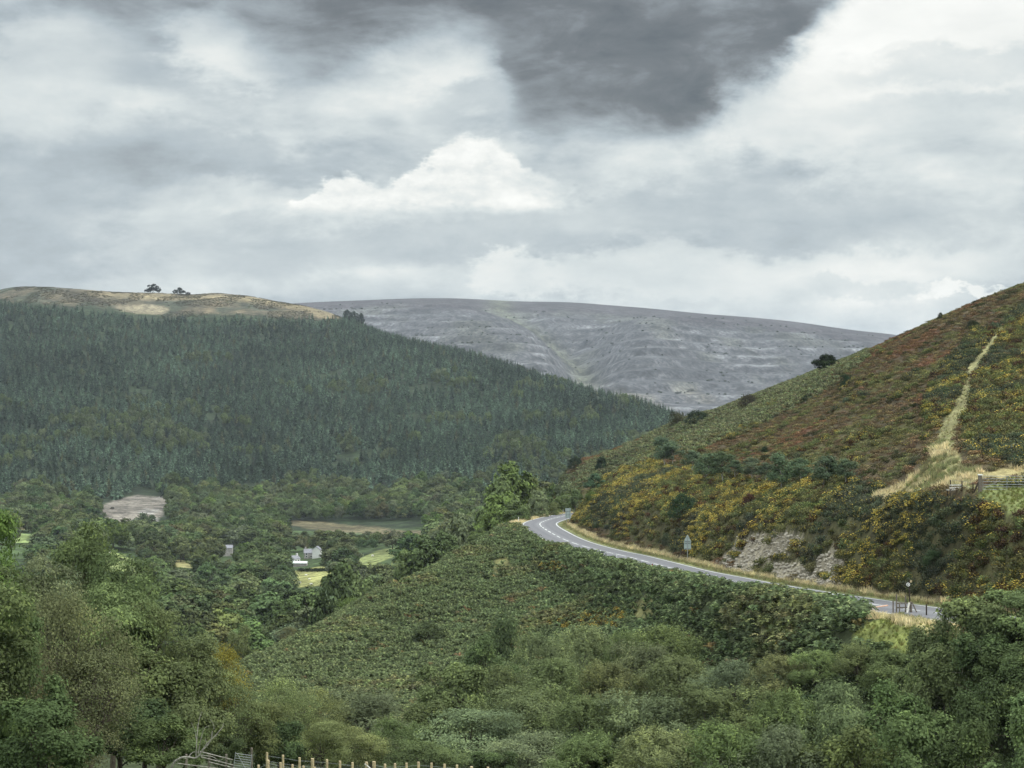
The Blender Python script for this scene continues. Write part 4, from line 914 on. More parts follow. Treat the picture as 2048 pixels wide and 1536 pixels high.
if REST:
    A_ = np.array([r[:5] for r in REST]); n = len(A_); tl = TPL['far_broad']
    scatter('valley_woodland', 'distant broadleaf woodland below the conifer forest', 'woodland', A_[:, :3], np.stack([np.zeros(n), np.zeros(n), rng.random(n)*6.28], 1),
            np.stack([A_[:, 4]/11.5, A_[:, 4]/11.5, A_[:, 3]/10.5], 1), np.array([r[5] for r in REST]), rng.integers(0, 5, n), [remat(t[0], [M_far_i]) for t in tl])
    print('rest', n)
M_conif_i = leaf_mat('conifer_needles_wood', 0.05, 0.5, 0.12, (1.25, 1.25, 1.15), inst=True)
q = ~ch & ~bl; n = q.sum()
scatter('conifer_forest', 'dense dark conifer plantation covering the far hillside', 'forest', np.concatenate([XX[q], zz[q][:, None]], 1),
        np.stack([rng.normal(size=n)*.02, rng.normal(size=n)*.02, rng.random(n)*6.28], 1), np.stack([sc_[q]*rng.uniform(.85, 1.15, n), sc_[q], sc_[q]*rng.uniform(.9, 1.15, n)], 1), base[q], rng.integers(0, 4, n), [remat(m, [M_conif_i, M_bark]) for m in CON])
print('conifers', len(XX), round(time.time()-T0, 1))
# ------------------------------------------------------------------ ground cover
M_cov = leaf_mat('heath_foliage', 0.15, 0.55, 0.12, (1.5, 1.4, 1.05), inst=True)
M_fern = leaf_mat('bracken_fronds', 0.22, 0.6, 0.12, (1.9, 1.8, 1.5), inst=True)
M_straw = leaf_mat('dry_grass_blades', 0.25, 0.3, 0.12, (1.15, 1.12, 1.05), inst=True)
M_flower = leaf_mat('gorse_flowers', 0.15, 0.35, 0.15, (1.15, 1.1, 1.0), objcol=False, col=(0.40, 0.310, 0.070))
M_rock = plain('pale_slate_rubble', (0.30, 0.27, 0.22), 0.9, 2.0, 0.4, 0.15)
def fern(seed):
    rng = np.random.default_rng(seed); Vs = []; vv = []
    for a in np.arange(8)/8*6.28+rng.random(8)*0.7:
        L_ = rng.uniform(0.65, 1.05); h = rng.uniform(0.55, 0.95); u = np.array([math.cos(a), math.sin(a), 0]); s = np.array([-u[1], u[0], 0]); fv = rng.random(); n = 8
        t = np.linspace(0.12, 1, n); pts = u[None]*(t*L_)[:, None]+np.array([0, 0, 1])*(h*np.sin(t*2.35)*1.05)[:, None]
        for k in range(n-1):
            w = 0.30*L_*math.sin(math.pi*(0.18+0.80*t[k]))**0.8
            for sg in (-1, 1):
                Vs += [pts[k], pts[k+1], pts[k]*.4+pts[k+1]*.6+s*sg*w+u*0.05-np.array([0, 0, 0.10*w+rng.uniform(-.03, .04)])]; vv.append(min(1, fv*0.55+rng.random()*0.45))
    return mesh_np('bracken_clump', np.array(Vs), np.arange(len(Vs)).reshape(-1, 3), [M_fern], False, {'v': ('FACE', 'FLOAT', vv)})
def dome(seed, n, r, h, size, asp, flower=0.0, spiky=0.6, lump=0.25, name='gorse_clump'):
    rng = np.random.default_rng(seed); nl = 7; lc = unit(rng.normal(size=(nl, 3)))*np.array([r, r, h])*0.5; lc[:, 2] = np.abs(lc[:, 2])+h*0.15
    li = rng.integers(0, nl, n); d = unit(rng.normal(size=(n, 3))+[0, 0, 0.5]); pos = lc[li]+d*np.array([r, r, h])*rng.uniform(0.3, 0.55, n)[:, None]; pos[:, 2] = np.abs(pos[:, 2])
    nr = d*0.6+rng.normal(size=(n, 3))*spiky+[0, 0, 0.3]
    V, Fq = quads(pos, nr, size*rng.uniform(0.7, 1.3, n), asp, rng, d*1.0+rng.normal(size=(n, 3))*0.6)
    lf = rng.random(nl); m = ((pos[:, 2] > h*0.42) & (rng.random(n) < flower*(0.35+lf[li]))).astype(int)
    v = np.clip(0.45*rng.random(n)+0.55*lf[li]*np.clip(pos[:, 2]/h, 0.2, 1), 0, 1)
    return mesh_np(name, V, Fq, [M_cov, M_flower], False, {'v': ('FACE', 'FLOAT', v)}, m)
def tuft(seed, n=34, h=0.5):
    rng = np.random.default_rng(seed); b0 = rng.normal(size=(n, 3))*[0.16, 0.16, 0]; ln = rng.normal(size=(n, 3))*[0.3, 0.3, 0]+[0.18, 0, 0]; hh = h*rng.uniform(.6, 1.2, n)
    tip = b0+ln*hh[:, None]+np.array([0, 0, 1])*hh[:, None]; a = rng.random(n)*6.28; w = np.stack([np.cos(a), np.sin(a), 0*a], 1)*0.028
    V = np.stack([b0-w, b0+w, tip], 1).reshape(-1, 3)
    return mesh_np('grass_tuft', V, np.arange(n*3).reshape(-1, 3), [M_straw], False, {'v': ('FACE', 'FLOAT', rng.random(n))})
def rock(seed):
    rng = np.random.default_rng(seed); import bmesh
    bm = bmesh.new(); bmesh.ops.create_icosphere(bm, subdivisions=1, radius=0.5)
    for v in bm.verts: v.co = v.co*float(rng.uniform(0.7, 1.2)); v.co.z *= 0.55
    me = bpy.data.meshes.new('stone'); bm.to_mesh(me); bm.free(); me.materials.append(M_rock); return me
FERN = [fern(s) for s in range(3)]
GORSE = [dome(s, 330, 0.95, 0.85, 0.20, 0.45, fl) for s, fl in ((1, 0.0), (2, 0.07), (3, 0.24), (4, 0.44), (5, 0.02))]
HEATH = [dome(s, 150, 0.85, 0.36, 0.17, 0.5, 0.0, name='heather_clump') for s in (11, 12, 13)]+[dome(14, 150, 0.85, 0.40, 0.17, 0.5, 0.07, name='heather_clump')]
TUFT = [tuft(s) for s in range(3)]; ROCK = [rock(s) for s in range(4)]

rng = np.random.default_rng(8)
def gridpts(x0, x1, y0, y1, s):
    xs, ys = np.meshgrid(np.arange(x0, x1, s), np.arange(y0, y1, s)); xs = xs.ravel()+rng.uniform(-.5, .5, xs.size)*s; ys = ys.ravel()+rng.uniform(-.5, .5, ys.size)*s
    px = xs/ys*F+1024; k = (px > -160) & (px < 2230); xs, ys, px = xs[k], ys[k], px[k]
    z = ground(xs, ys); py = 768-z/ys*F; D, _, SG = road_dist(xs, ys)
    return xs, ys, z, px, py, D, SG
def hmask(px, py, D, SG, y):
    return ((SG > 0) & (D < 90)) | ((py < 1010) & (px > 1100)) | ((px > 1850) & (y > 118)) | ((px > 1100) & (px < 2200) & (py < 1020))
def put(name, label, cat, k, A_, scale, tint, idx, meshes, zj=0.0, aniso=None):
    xs, ys, z = A_[0][k], A_[1][k], A_[2][k]; n = len(xs)
    sc3 = np.stack([scale]*3, 1) if aniso is None else np.stack([scale, scale, scale*aniso], 1)
    return scatter(name, label, cat, np.stack([xs, ys, z+zj], 1), np.stack([rng.normal(size=n)*.08, rng.normal(size=n)*.08, rng.random(n)*6.28], 1), sc3, tint, idx, meshes)
def T(col, n, var=0.2, hue=0.1):
    return np.array(col)[None]*(1+rng.uniform(-var, var, n))[:, None]*(1+rng.uniform(-hue, hue, (n, 3)))
bare = lambda px, py: inpoly(*wob(px, py, 4, 14, 4), POLY['path']) | inpoly(*wob(px, py), POLY['dry']) | inpoly(*wob(px, py), POLY['lawn']) | inpoly(*wob(px, py), POLY['mound'])
screem = lambda px, py: inpoly(*wob(px, py), POLY['scree1']) | inpoly(*wob(px, py), POLY['scree2'])
vwid = lambda y: np.interp(y, [100, 150, 200, 260, 345, 360], [5.1, 5.3, 5.5, 5.6, 5.8, 5.4])
# -- gorse
G_ = [np.concatenate(q) for q in zip(gridpts(-5, 60, 112, 175, 0.66), gridpts(-5, 120, 175, 420, 1.02))]; xs, ys, z, px, py, D, SG = G_
hm = hmask(px, py, D, SG, ys) & (D > vwid(ys)+0.3) & (SG > -1) | ((px > 1750) & (SG > 0) & (D > 7))
wx, wy = wob(px, py); g1 = inpoly(wx, wy, POLY['gorse1']); g2 = inpoly(wx, wy, POLY['gorse2']); g3 = inpoly(wx, wy, POLY['gorse3'])
nz = fbm(xs/5, ys/8, 3, 101); nz2 = fbm(xs/2.5, ys/2.5, 2, 103)
far_g = hm & ~(g1 | g2 | g3) & (py > 700) & (nz > 0.19)
kk = (hm & (g1 | g2 | g3) | far_g) & ~bare(px, py) & (~screem(px, py) | (nz2 > 0.06)) & (nz2 > -0.34)
n = kk.sum(); fl = nz[kk]+nz2[kk]*0.6+np.where(g1[kk], 0.10, -0.02)+np.where(far_g[kk], -0.24, 0)+rng.normal(size=n)*0.07
fl -= np.where((px[kk] > 1850) & (py[kk] > 1020), 0.10, 0)
idx = np.where(fl > 0.26, 3, np.where(fl > 0.06, 2, np.where(fl > -0.04, 1, np.where(rng.random(n) < 0.5, 0, 4))))
tt = T((0.112, 0.120, 0.052), n, 0.3, 0.12); br = rng.random(n) < 0.16; tt[br] = T((0.070, 0.045, 0.028), br.sum())
gr = (fbm(xs[kk]/9, ys[kk]/14, 3, 107) > 0.12); tt[gr] = T((0.072, 0.085, 0.052), gr.sum(), 0.25)
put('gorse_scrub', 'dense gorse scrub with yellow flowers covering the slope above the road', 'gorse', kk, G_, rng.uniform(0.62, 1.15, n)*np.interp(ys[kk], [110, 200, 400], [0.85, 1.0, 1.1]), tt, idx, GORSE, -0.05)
# -- heather, bilberry, rusty bracken on the upper hillside
G_ = gridpts(-20, 175, 112, 640, 1.25); xs, ys, z, px, py, D, SG = G_
hm = hmask(px, py, D, SG, ys) & (D > vwid(ys)+0.3) & (SG > -1); hm &= py-14 < terr_row(px, ys)
wx, wy = wob(px, py); bk = inpoly(wx, wy, POLY['brk_hill'])
nz = fbm(xs/14, ys/22, 4, 77); nz2 = fbm(xs/5, ys/9, 3, 78); nz3 = fbm(xs/3, ys/5, 3, 79)
kk = hm & ~inpoly(wx, wy, POLY['gorse1']) & ~bare(px, py) & ~(bk & (rng.random(len(xs)) < 0.5)); n = kk.sum()
tt = T((0.155, 0.118, 0.066), n, 0.25, 0.12)
a = kk.nonzero()[0]
m1 = nz[a] > 0.07; tt[m1] = T((0.180, 0.112, 0.062), m1.sum(), 0.25)
m2 = nz2[a] > 0.10; tt[m2] = T((0.135, 0.135, 0.062), m2.sum(), 0.25)
m3 = nz3[a] < -0.17; tt[m3] = T((0.062, 0.064, 0.032), m3.sum(), 0.25)
m4 = nz3[a] > 0.22; tt[m4] = T((0.18, 0.155, 0.075), m4.sum(), 0.25)
idx = rng.integers(0, 3, n); idx[(nz2[a]+nz3[a] > 0.13)] = 3
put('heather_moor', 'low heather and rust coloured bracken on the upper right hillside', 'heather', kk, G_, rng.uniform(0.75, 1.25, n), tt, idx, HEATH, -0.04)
kk = hm & bk & ~bare(px, py); n = kk.sum()
put('green_bracken', 'strip of pale green bracken along the ridge of the right hillside', 'bracken', kk, G_, rng.uniform(0.75, 1.1, n), T((0.098, 0.108, 0.058), n, 0.35), rng.integers(0, 3, n), FERN, -0.1)
# -- bracken slope below the road
G_ = [np.concatenate(q) for q in zip(gridpts(-60, 45, 108, 205, 0.74), gridpts(-60, 45, 205, 372, 0.92))]; xs, ys, z, px, py, D, SG = G_
side = ((SG < 0) | (D > 90)) & (D > 4.0) & ~hmask(px, py, D, SG, ys)
side &= ~((ys > 350) & (D < 7.2)); side &= ~inpoly(*wob(px, py, 5), POLY['mound']); side &= ~((px > 1730) & (D < 7.5))
tan_ = inpoly(*wob(px, py, 4), POLY['tan1']) | inpoly(*wob(px, py, 4), POLY['tan2'])
side &= (px > 380) & ((ys > 128) | (px > 1600)) & ((py-34 < terr_row(px, ys)))
side &= ~(tan_ & (rng.random(len(xs)) < 0.8)); nz = fbm(xs/7, ys/11, 4, 121); nz2 = fbm(xs/2.2, ys/3.2, 3, 122)
kk = side & (nz2 > -0.27); n = kk.sum(); a = kk.nonzero()[0]
lefty = smooth(1300, 600, px[a])*0.6
tt = T((0.074, 0.097, 0.048), n, 0.32, 0.06)*(1-lefty[:, None])+T((0.090, 0.106, 0.052), n, 0.3, 0.05)*lefty[:, None]
m = nz[a] > 0.12; tt[m] = T((0.090, 0.100, 0.048), m.sum(), 0.2)
m = (rng.random(n) < 0.012); tt[m] = T((0.115, 0.09, 0.045), m.sum(), 0.2)
put('bracken_slope', 'dense green bracken covering the slope below the road', 'bracken', kk, G_, rng.uniform(0.62, 1.12, n)*(1+nz[a]*0.5)*(1+0.2*((D[a] < 9) & (ys[a] < 235))), tt, rng.integers(0, 3, n), FERN, -0.12)
# gorse patch inside the bracken
gp = side & (inpoly(*wob(px, py, 6), [(1085, 1255), (1140, 1235), (1235, 1222), (1262, 1240), (1230, 1262), (1120, 1268)]) | inpoly(*wob(px, py, 3), [(1078, 1130), (1120, 1122), (1135, 1135), (1110, 1150), (1080, 1150)]) | (inpoly(*wob(px, py, 4), [(1430, 1300), (1500, 1290), (1640, 1300), (1640, 1315), (1440, 1318)]) & (rng.random(len(xs)) < .08)))
n = gp.sum(); put('gorse_patch', 'orange flowered gorse patch in the bracken below the road', 'gorse', gp, G_, rng.uniform(0.5, 0.9, n), T((0.075, 0.060, 0.025), n), rng.choice([2, 3, 1], n), GORSE, 0.05)
# -- dry grass on verges, path side and round the gate
G_ = gridpts(-5, 60, 104, 452, 0.42); xs, ys, z, px, py, D, SG = G_
wx, wy = wob(px, py); nz = fbm(xs/2, ys/3, 3, 131); nz2q = fbm(xs/4, ys/5, 3, 133)
v1 = (D > 4.3) & (D < vwid(ys)+nz*1.0) & (SG > 0) & (ys < 440); v2 = (D > 3.9) & (D < 5.6+nz*2) & (SG < 0) & ((ys > 349) | (px > 1735))
dg = inpoly(wx, wy, POLY['dry']) & (rng.random(len(xs)) < 0.85) & (nz > -0.08); pt = inpoly(*wob(px, py, 3, 14, 4), POLY['path']) & (rng.random(len(xs)) < 0.35)
kk = (v1 | v2 | dg | pt); a = kk.nonzero()[0]; n = len(a)
tt = T((0.52, 0.45, 0.27), n, 0.2, 0.04)*(1+nz[a]*0.8)[:, None]; m = pt[a] | ((D[a] < 5.0) & v1[a]); tt[m] = T((0.24, 0.235, 0.115), m.sum(), 0.2)
m = dg[a] & (nz2q[a] < -0.04); tt[m] = T((0.20, 0.205, 0.10), m.sum(), 0.25)
put('dry_grass', 'straw coloured long grass along the verges and around the gate', 'grass', kk, G_, rng.uniform(0.5, 1.1, n)*np.where(pt[a], 0.45, 1.0)*np.where(D[a] < 5.2, 0.7, 1), tt, rng.integers(0, 3, n), TUFT)
kk = (inpoly(wx, wy, POLY['lawn']) | inpoly(wx, wy, POLY['mound']) | tan_[:0].any()) & (rng.random(len(xs)) < 0.8); n = kk.sum()
put('green_grass', 'short green grass by the gate and on the mound in front of the stile', 'grass', kk, G_, rng.uniform(0.3, 0.6, n), T((0.15, 0.165, 0.055), n, 0.2), rng.integers(0, 3, n), TUFT)
# -- rough heath on the bare top of the far hill, thorn scrub on the limestone moor
ny_, nx_ = 120, 330; uu, dd_ = np.meshgrid(np.linspace(-60, 700, nx_), np.linspace(2180, 2580, ny_)); uu = uu.ravel()+rng.uniform(-1.2, 1.2, uu.size); dd_ = dd_.ravel()+rng.uniform(-1.7, 1.7, dd_.size)
xs = (uu-1024)/F*dd_; z = ground(xs, dd_); pyy = 768-z/dd_*F; by = np.interp(uu, [-900, 0, 230, 330, 420, 600, 685, 700], [610, 598, 618, 634, 628, 636, 640, 600])
kk = (pyy < by+4) & (pyy < terr_row(uu, dd_)+1.5) & (fbm(xs/18, dd_/55, 4, 61) > -0.03) & (rng.random(len(xs)) < 0.55) & ~inpoly(uu, pyy, [(240,612),(262,606),(292,607),(325,614),(335,622),(312,631),(275,629),(245,622)]); n = kk.sum()
scatter('moor_heather', 'dark heather tufts on the bare top of the far left hill', 'heather', np.stack([xs[kk], dd_[kk], z[kk]-.1], 1), np.stack([np.zeros(n), np.zeros(n), rng.random(n)*6.28], 1), np.stack([rng.uniform(1.2, 2.6, n)]*2+[rng.uniform(0.8, 1.8, n)], 1), T((0.070, 0.066, 0.040), n, 0.3), rng.integers(0, 3, n), HEATH)
n = 1500; uu = rng.uniform(600, 1850, n); dd_ = rng.uniform(3700, 5300, n); xs = (uu-1024)/F*dd_; z = moor.H(xs, dd_)
hh2 = z+fbm(xs/700, dd_/700, 3, 41)*6; fr_ = hh2/22.0-np.floor(hh2/22.0); kk = (fbm(xs/160, dd_/160, 3, 201) > 0.02) & ((fr_ < 0.35) | (rng.random(n) < 0.2)); n = kk.sum()
scatter('moor_scrub', 'scattered dark thorn scrub on the limestone terraces', 'scrub', np.stack([xs[kk], dd_[kk], z[kk]-.2], 1), np.stack([np.zeros(n), np.zeros(n), rng.random(n)*6.28], 1), np.stack([rng.uniform(2.0, 5.5, n)]*3, 1), T((0.045, 0.055, 0.035), n, 0.3), np.zeros(n, int), GORSE[:1])
# -- scree
G_ = gridpts(5, 45, 140, 260, 0.42); xs, ys, z, px, py, D, SG = G_
kk = screem(px, py) & (SG > 0) & (D > vwid(ys)); n = kk.sum()
put('scree_stones', 'pale broken stones on the bare bank above the road', 'stones', kk, G_, rng.uniform(0.15, 0.75, n), T((1, 1, 1), n), rng.integers(0, 4, n), ROCK)
print('cover', round(time.time()-T0, 1))

# ------------------------------------------------------------------ made objects
def box(c, s, rz=0.0, rx=0.0, ry=0.0):
    q = np.array([[x, y, z] for x in (-.5, .5) for y in (-.5, .5) for z in (-.5, .5)])*np.array(s)
    M = np.array(mathutils.Euler((rx, ry, rz)).to_matrix()); V = q@M.T+np.array(c)
    return V, np.array([[0, 1, 3, 2], [4, 6, 7, 5], [0, 4, 5, 1], [2, 3, 7, 6], [0, 2, 6, 4], [1, 5, 7, 3]])
def cyl(p0, p1, r0, r1=None, k=8, cap=True):
    r1 = r0 if r1 is None else r1; p0 = np.array(p0, float); p1 = np.array(p1, float); V, Fq = tube([p0, p1], [r0, r1], k)
    if cap:
        V = np.vstack([V, p0[None], p1[None]]); n = len(V)
        ex = [[i, n-2, n-2, (i+1) % k] for i in range(k)]+[[k+i, k+(i+1) % k, n-1, n-1] for i in range(k)]
        return V, Fq, np.array([[e[0], e[1], e[3]] for e in ex[:k]]+[[e[0], e[1], e[2]] for e in ex[k:]])
    return V, Fq, np.zeros((0, 3), int)
def part(name, shapes, m, parent=None, label=None, **kw):
    V = []; Q = []; Tq = []; o = 0
    for s in shapes:
        V.append(s[0]); Q.append(s[1]+o) if s[1].shape[1] == 4 else Tq.append(s[1]+o)
        if len(s) > 2 and len(s[2]): Tq.append(s[2]+o)
        o += len(s[0])
    Fs = ([np.vstack(Q)] if Q else [])+([np.vstack(Tq)] if Tq else [])
    ob = link(name, mesh_np(name, np.vstack(V), Fs, [m])); ob.parent = parent
    if label: ob['label'] = label
    return ob
def prism(pts, thick, rz=0.0, c=(0, 0, 0)):
    """flat outline in the x-z plane given thickness along y"""
    pts = np.array(pts, float); n = len(pts); V = np.vstack([np.stack([pts[:, 0], np.full(n, s*thick/2), pts[:, 1]], 1) for s in (-1, 1)]); V = np.vstack([V, V[:n].mean(0), V[n:].mean(0)])
    co, si = math.cos(rz), math.sin(rz); V = V@np.array([[co, si, 0], [-si, co, 0], [0, 0, 1]])+np.array(c)
    Q = np.array([[i, (i+1) % n, n+(i+1) % n, n+i] for i in range(n)]); Tq = np.array([[(i+1) % n, i, 2*n] for i in range(n)]+[[n+i, n+(i+1) % n, 2*n+1] for i in range(n)])
    return V, Q, Tq
m_galv = plain('galvanised_steel', (0.27, 0.285, 0.29), 0.45, 8, 0.2, 0.5, 0.2)
m_signback = plain('grey_green_sign_back', (0.33, 0.40, 0.39), 0.5, 4, 0.12, 0.4)
m_dark = plain('dark_metal', (0.04, 0.045, 0.05), 0.5, 5, 0.2)
m_white = plain('white_plastic', (0.75, 0.75, 0.73), 0.5, 5, 0.1)
m_black = plain('black_plastic', (0.02, 0.02, 0.022), 0.5, 5, 0.1)
m_red = plain('red_reflector', (0.55, 0.03, 0.02), 0.35, 5, 0.1)
m_wood = plain('weathered_grey_wood', (0.16, 0.14, 0.115), 0.9, 9, 0.4, 0.1)
m_dwood = plain('dark_wet_wood', (0.045, 0.036, 0.028), 0.9, 9, 0.4, 0.1)
m_pwood = plain('pale_new_timber', (0.42, 0.34, 0.21), 0.85, 9, 0.3, 0.1)
m_wwood = plain('bleached_wood', (0.50, 0.48, 0.43), 0.85, 9, 0.3, 0.1)
m_silver = plain('silvered_dead_wood', (0.25, 0.235, 0.205), 0.95, 9, 0.5, 0.1)
m_orange = plain('orange_painted_board', (0.46, 0.27, 0.18), 0.7, 3, 0.25)
m_render = plain('white_render', (0.62, 0.62, 0.59), 0.85, 1.0, 0.08)
m_stone = plain('grey_house_stone', (0.33, 0.31, 0.29), 0.9, 1.5, 0.35)
m_slate = plain('slate_roof', (0.20, 0.20, 0.22), 0.8, 2.0, 0.25)
m_pale = plain('pale_sheet_roof', (0.55, 0.60, 0.57), 0.6, 1.0, 0.12)
m_glass = plain('dark_window_glass', (0.03, 0.035, 0.04), 0.15, 2, 0.1, 0.6)
m_wool = plain('sheep_wool', (0.62, 0.60, 0.54), 0.95, 4, 0.15)
m_face = plain('dark_sheep_face', (0.08, 0.07, 0.06), 0.9, 4, 0.2)
def gpos(px, d): x = (px-1024)/F*d; return (x, d, float(ground(x, d)))

# marker posts along the road (column, side of bend, colour of reflector)
def road_at(px, off, lo, hi):
    q = road[:, :2]+rn*off; c = q[:, 0]/q[:, 1]*F+1024; m = (road[:, 1] > lo) & (road[:, 1] < hi); c = np.where(m, np.abs(c-px), 9e9); return int(np.argmin(c)), q
MP = [(1667, -4.2, 100, 345, 1.05, 'black and white marker post standing clear on the verge left of the stile', 1),
      (1431, -4.3, 100, 345, 1.15, 'marker post with a red reflector above the bracken nearest right of the grey triangle sign', 1),
      (1305, -4.3, 100, 345, 1.2, 'marker post with a red reflector over the broken centre line', 1), (1233, -4.3, 100, 345, 1.2, 'dark marker post at the bracken edge halfway to the bend', 0),
      (1359, -4.3, 100, 345, 1.15, 'dark marker post at the road edge just left of the grey triangle sign', 0),
      (1037, -4.6, 300, 372, 1.0, 'white marker post at the outermost left point of the bend', 0), (1055, -4.9, 358, 470, 0.8, 'white marker post on the far verge second from the left', 0),
      (1092, -5.2, 358, 470, 0.8, 'white marker post right of the small triangle sign', 0), (1126, -4.6, 380, 480, 0.85, 'white marker post on the far verge just left of the sign back', 0)]
for (px_, off, lo, hi, h, lb, red) in MP:
    i, q = road_at(px_, off, lo, hi); x, y = q[i]; o = empty('marker_post', (x, y, float(ground(x, y)))); tag(o, lb, 'post', 'road marker posts')
    part('post_body', [box((0, 0, h/2-0.1), (0.13, 0.05, h+0.2))], m_white, o)
    part('black_band', [box((0, 0, h-0.16-0.07), (0.136, 0.056, 0.30 if red else 0.12))], m_black, o)
    part('reflector', [box((0, -0.032, h-0.2), (0.08, 0.014, 0.10))], m_red if red else m_white, o)
# warning sign seen from behind, near side of the bend
d_ = hit(1375, 1123); x, y, z = gpos(1375, d_); s = 242/d_
o = tag(empty('warning_sign', (x, y, z), -0.05), 'grey back of a triangular warning sign with a plate under it, on a pole', 'road sign')
k_ = d_/F; zt = (1123-1070)*k_
part('pole', [cyl((0, 0, -0.3), (0, 0, zt-0.15), 0.045)], m_galv, o)
part('triangle_plate', [prism([(-0.48*1, 0), (-0.44, -0.05), (0.44, -0.05), (0.48, 0), (0.05, 0.86), (-0.05, 0.86)], 0.012, 0, (0, 0.06, zt-0.88))], m_signback, o)
part('lower_plate', [box((0, 0.06, zt-1.42), (0.88, 0.012, 0.92))], m_signback, o)
part('bracket', [box((0, 0.035, zz_), (0.80, 0.035, 0.045)) for zz_ in (zt-0.82, zt-1.12, zt-1.80)], m_dark, o)
# stacked sign backs at the bend
d_ = hit(1137, 1047); x, y, z = gpos(1136, d_); k_ = d_/F
o = tag(empty('direction_sign', (x, y, z), 0.0), 'blue green back of a three panel sign on two posts inside the bend', 'road sign')
top = 31*k_
for q in range(3): part('panel', [box((0, 0.05, top-0.31-q*0.64), (1.02, 0.02, 0.56))], m_signback, o)
for sx in (-.3, .3): part('leg', [cyl((sx, 0, -0.3), (sx, 0, top), 0.04)], m_galv, o)
part('bracket', [box((0, 0.028, top-0.63-q*0.64), (0.98, 0.02, 0.05)) for q in range(2)], m_dark, o)
# small triangular sign facing the camera beyond the bend
i, q = road_at(1085, -6.5, 358, 470); x, y = q[i]; z = float(ground(x, y)); o = tag(empty('warning_sign', (x, y, z)), 'small white and red triangular warning sign on the far verge past the bend', 'road sign')
zt = (768-1016)/F*y-z; zt = min(max(zt, 1.6), 3.2)
part('pole', [cyl((0, 0, -0.3), (0, 0, zt-0.1), 0.035)], m_galv, o)
part('triangle_border', [prism([(-0.33, 0), (0.33, 0), (0, 0.58)], 0.012, 0, (0, -0.05, zt-0.58))], m_red, o); part('triangle_face', [prism([(-0.24, 0), (0.24, 0), (0, 0.42)], 0.012, 0, (0, -0.058, zt-0.53))], m_white, o)
part('lower_plate', [box((0, -0.05, zt-0.78), (0.42, 0.012, 0.22))], m_white, o)

# stile by the road with its waymark post
d_ = 134.0; k_ = d_/F
def sp_xyz(px, py, dd=0.0): return np.array([(px-1806)*k_, dd, (1237-py)*k_])
x0 = (1806-1024)/F*d_; zg = float(ground(x0, d_)); z0 = (768-1237)*k_
o = tag(empty('stile', (x0, d_, z0)), 'grey wooden stile with tall posts and a step on the grassy mound by the road', 'stile')
for (a_, t_, b0_, r_, dd) in ((1788, 1203, 1240, .055, .3), (1793, 1190, 1240, .06, 0), (1797, 1204, 1238, .05, -.35), (1814, 1193, 1234, .055, .5), (1823, 1204, 1236, .10, .2)):
    part('post', [cyl(sp_xyz(a_, b0_+8, dd), sp_xyz(a_, t_, dd), r_, r_*0.9)], m_wood, o)
part('brace', [cyl(sp_xyz(1807, 1240, -.6), sp_xyz(1819, 1206, .1), .07)], m_wwood, o); part('brace', [cyl(sp_xyz(1839, 1236, .1), sp_xyz(1826, 1206, .2), .05)], m_wood, o)
part('rail', [box(sp_xyz(1805.5, 1207, .15), (0.75, 0.05, 0.12))], m_wood, o); part('rail', [box(sp_xyz(1806, 1216, .2), (0.72, 0.05, 0.10))], m_wood, o)
part('step', [box(sp_xyz(1804, 1226, -.3), (0.55, 0.28, 0.06))], m_wwood, o); part('step_leg', [box(sp_xyz(1798, 1233, -.3), (0.08, 0.2, 0.45)), box(sp_xyz(1811, 1233, -.3), (0.08, 0.2, 0.45))], m_wood, o)
o = tag(empty('waymark_post', (x0+17.5*k_, d_+0.4, z0)), 'tall dark footpath post with a round white disc beside the stile', 'signpost')
part('pole', [cyl((0, 0, -0.5), (-0.10, 0, (1237-1161)*k_), 0.05, 0.045)], m_dwood, o)
def disc(r, c, th, n=18): a = np.arange(n)/n*6.283; return prism(np.stack([np.cos(a)*r, np.sin(a)*r], 1), th, 0, c)
zc_ = (1237-1170)*k_; dk_ = part('disc', [disc(0.13, (-0.18, -0.07, zc_), 0.02)], m_white, o)
part('ring_mark', [disc(0.085, (-0.185, -0.083, zc_), 0.006)], m_black, dk_); part('ring_centre', [disc(0.05, (-0.18, -0.089, zc_), 0.006)], m_white, dk_)
part('arrow_plate', [box((0.02, -0.05, zc_+0.22), (0.13, 0.02, 0.16), 0, 0, 0.2)], m_pwood, o)
o = tag(empty('wire_fence', (0, 0, 0)), 'low wire fence with two short dark posts either side of the stile', 'fence')
fp = []
for (a_, t_, d__) in ((1735, 1197, 139), (1853, 1215, 130)):
    x, y, z = gpos(a_, d__); fp.append((x, y, z)); part('post', [cyl((x, y, z-.3), (x, y, z+0.85), 0.05)], m_dwood, o)
for hh_ in (0.35, 0.75): part('wire', [cyl(tuple(np.add(fp[i], (0, 0, hh_))), tuple(np.add(fp[i+1], (0, 0, hh_))), 0.006, k=4, cap=False) for i in range(len(fp)-1)], m_galv, o)
d_ = 138.5; x, y, z = gpos(1760, d_)
o = part('orange_board', [box((0, 0, 0), (1.15, 0.30, 0.05), 0.1, 0.0, -0.14)], m_orange); o.location = (x, y, z+0.32); tag(o, 'long orange board lying in the grass left of the stile', 'board')

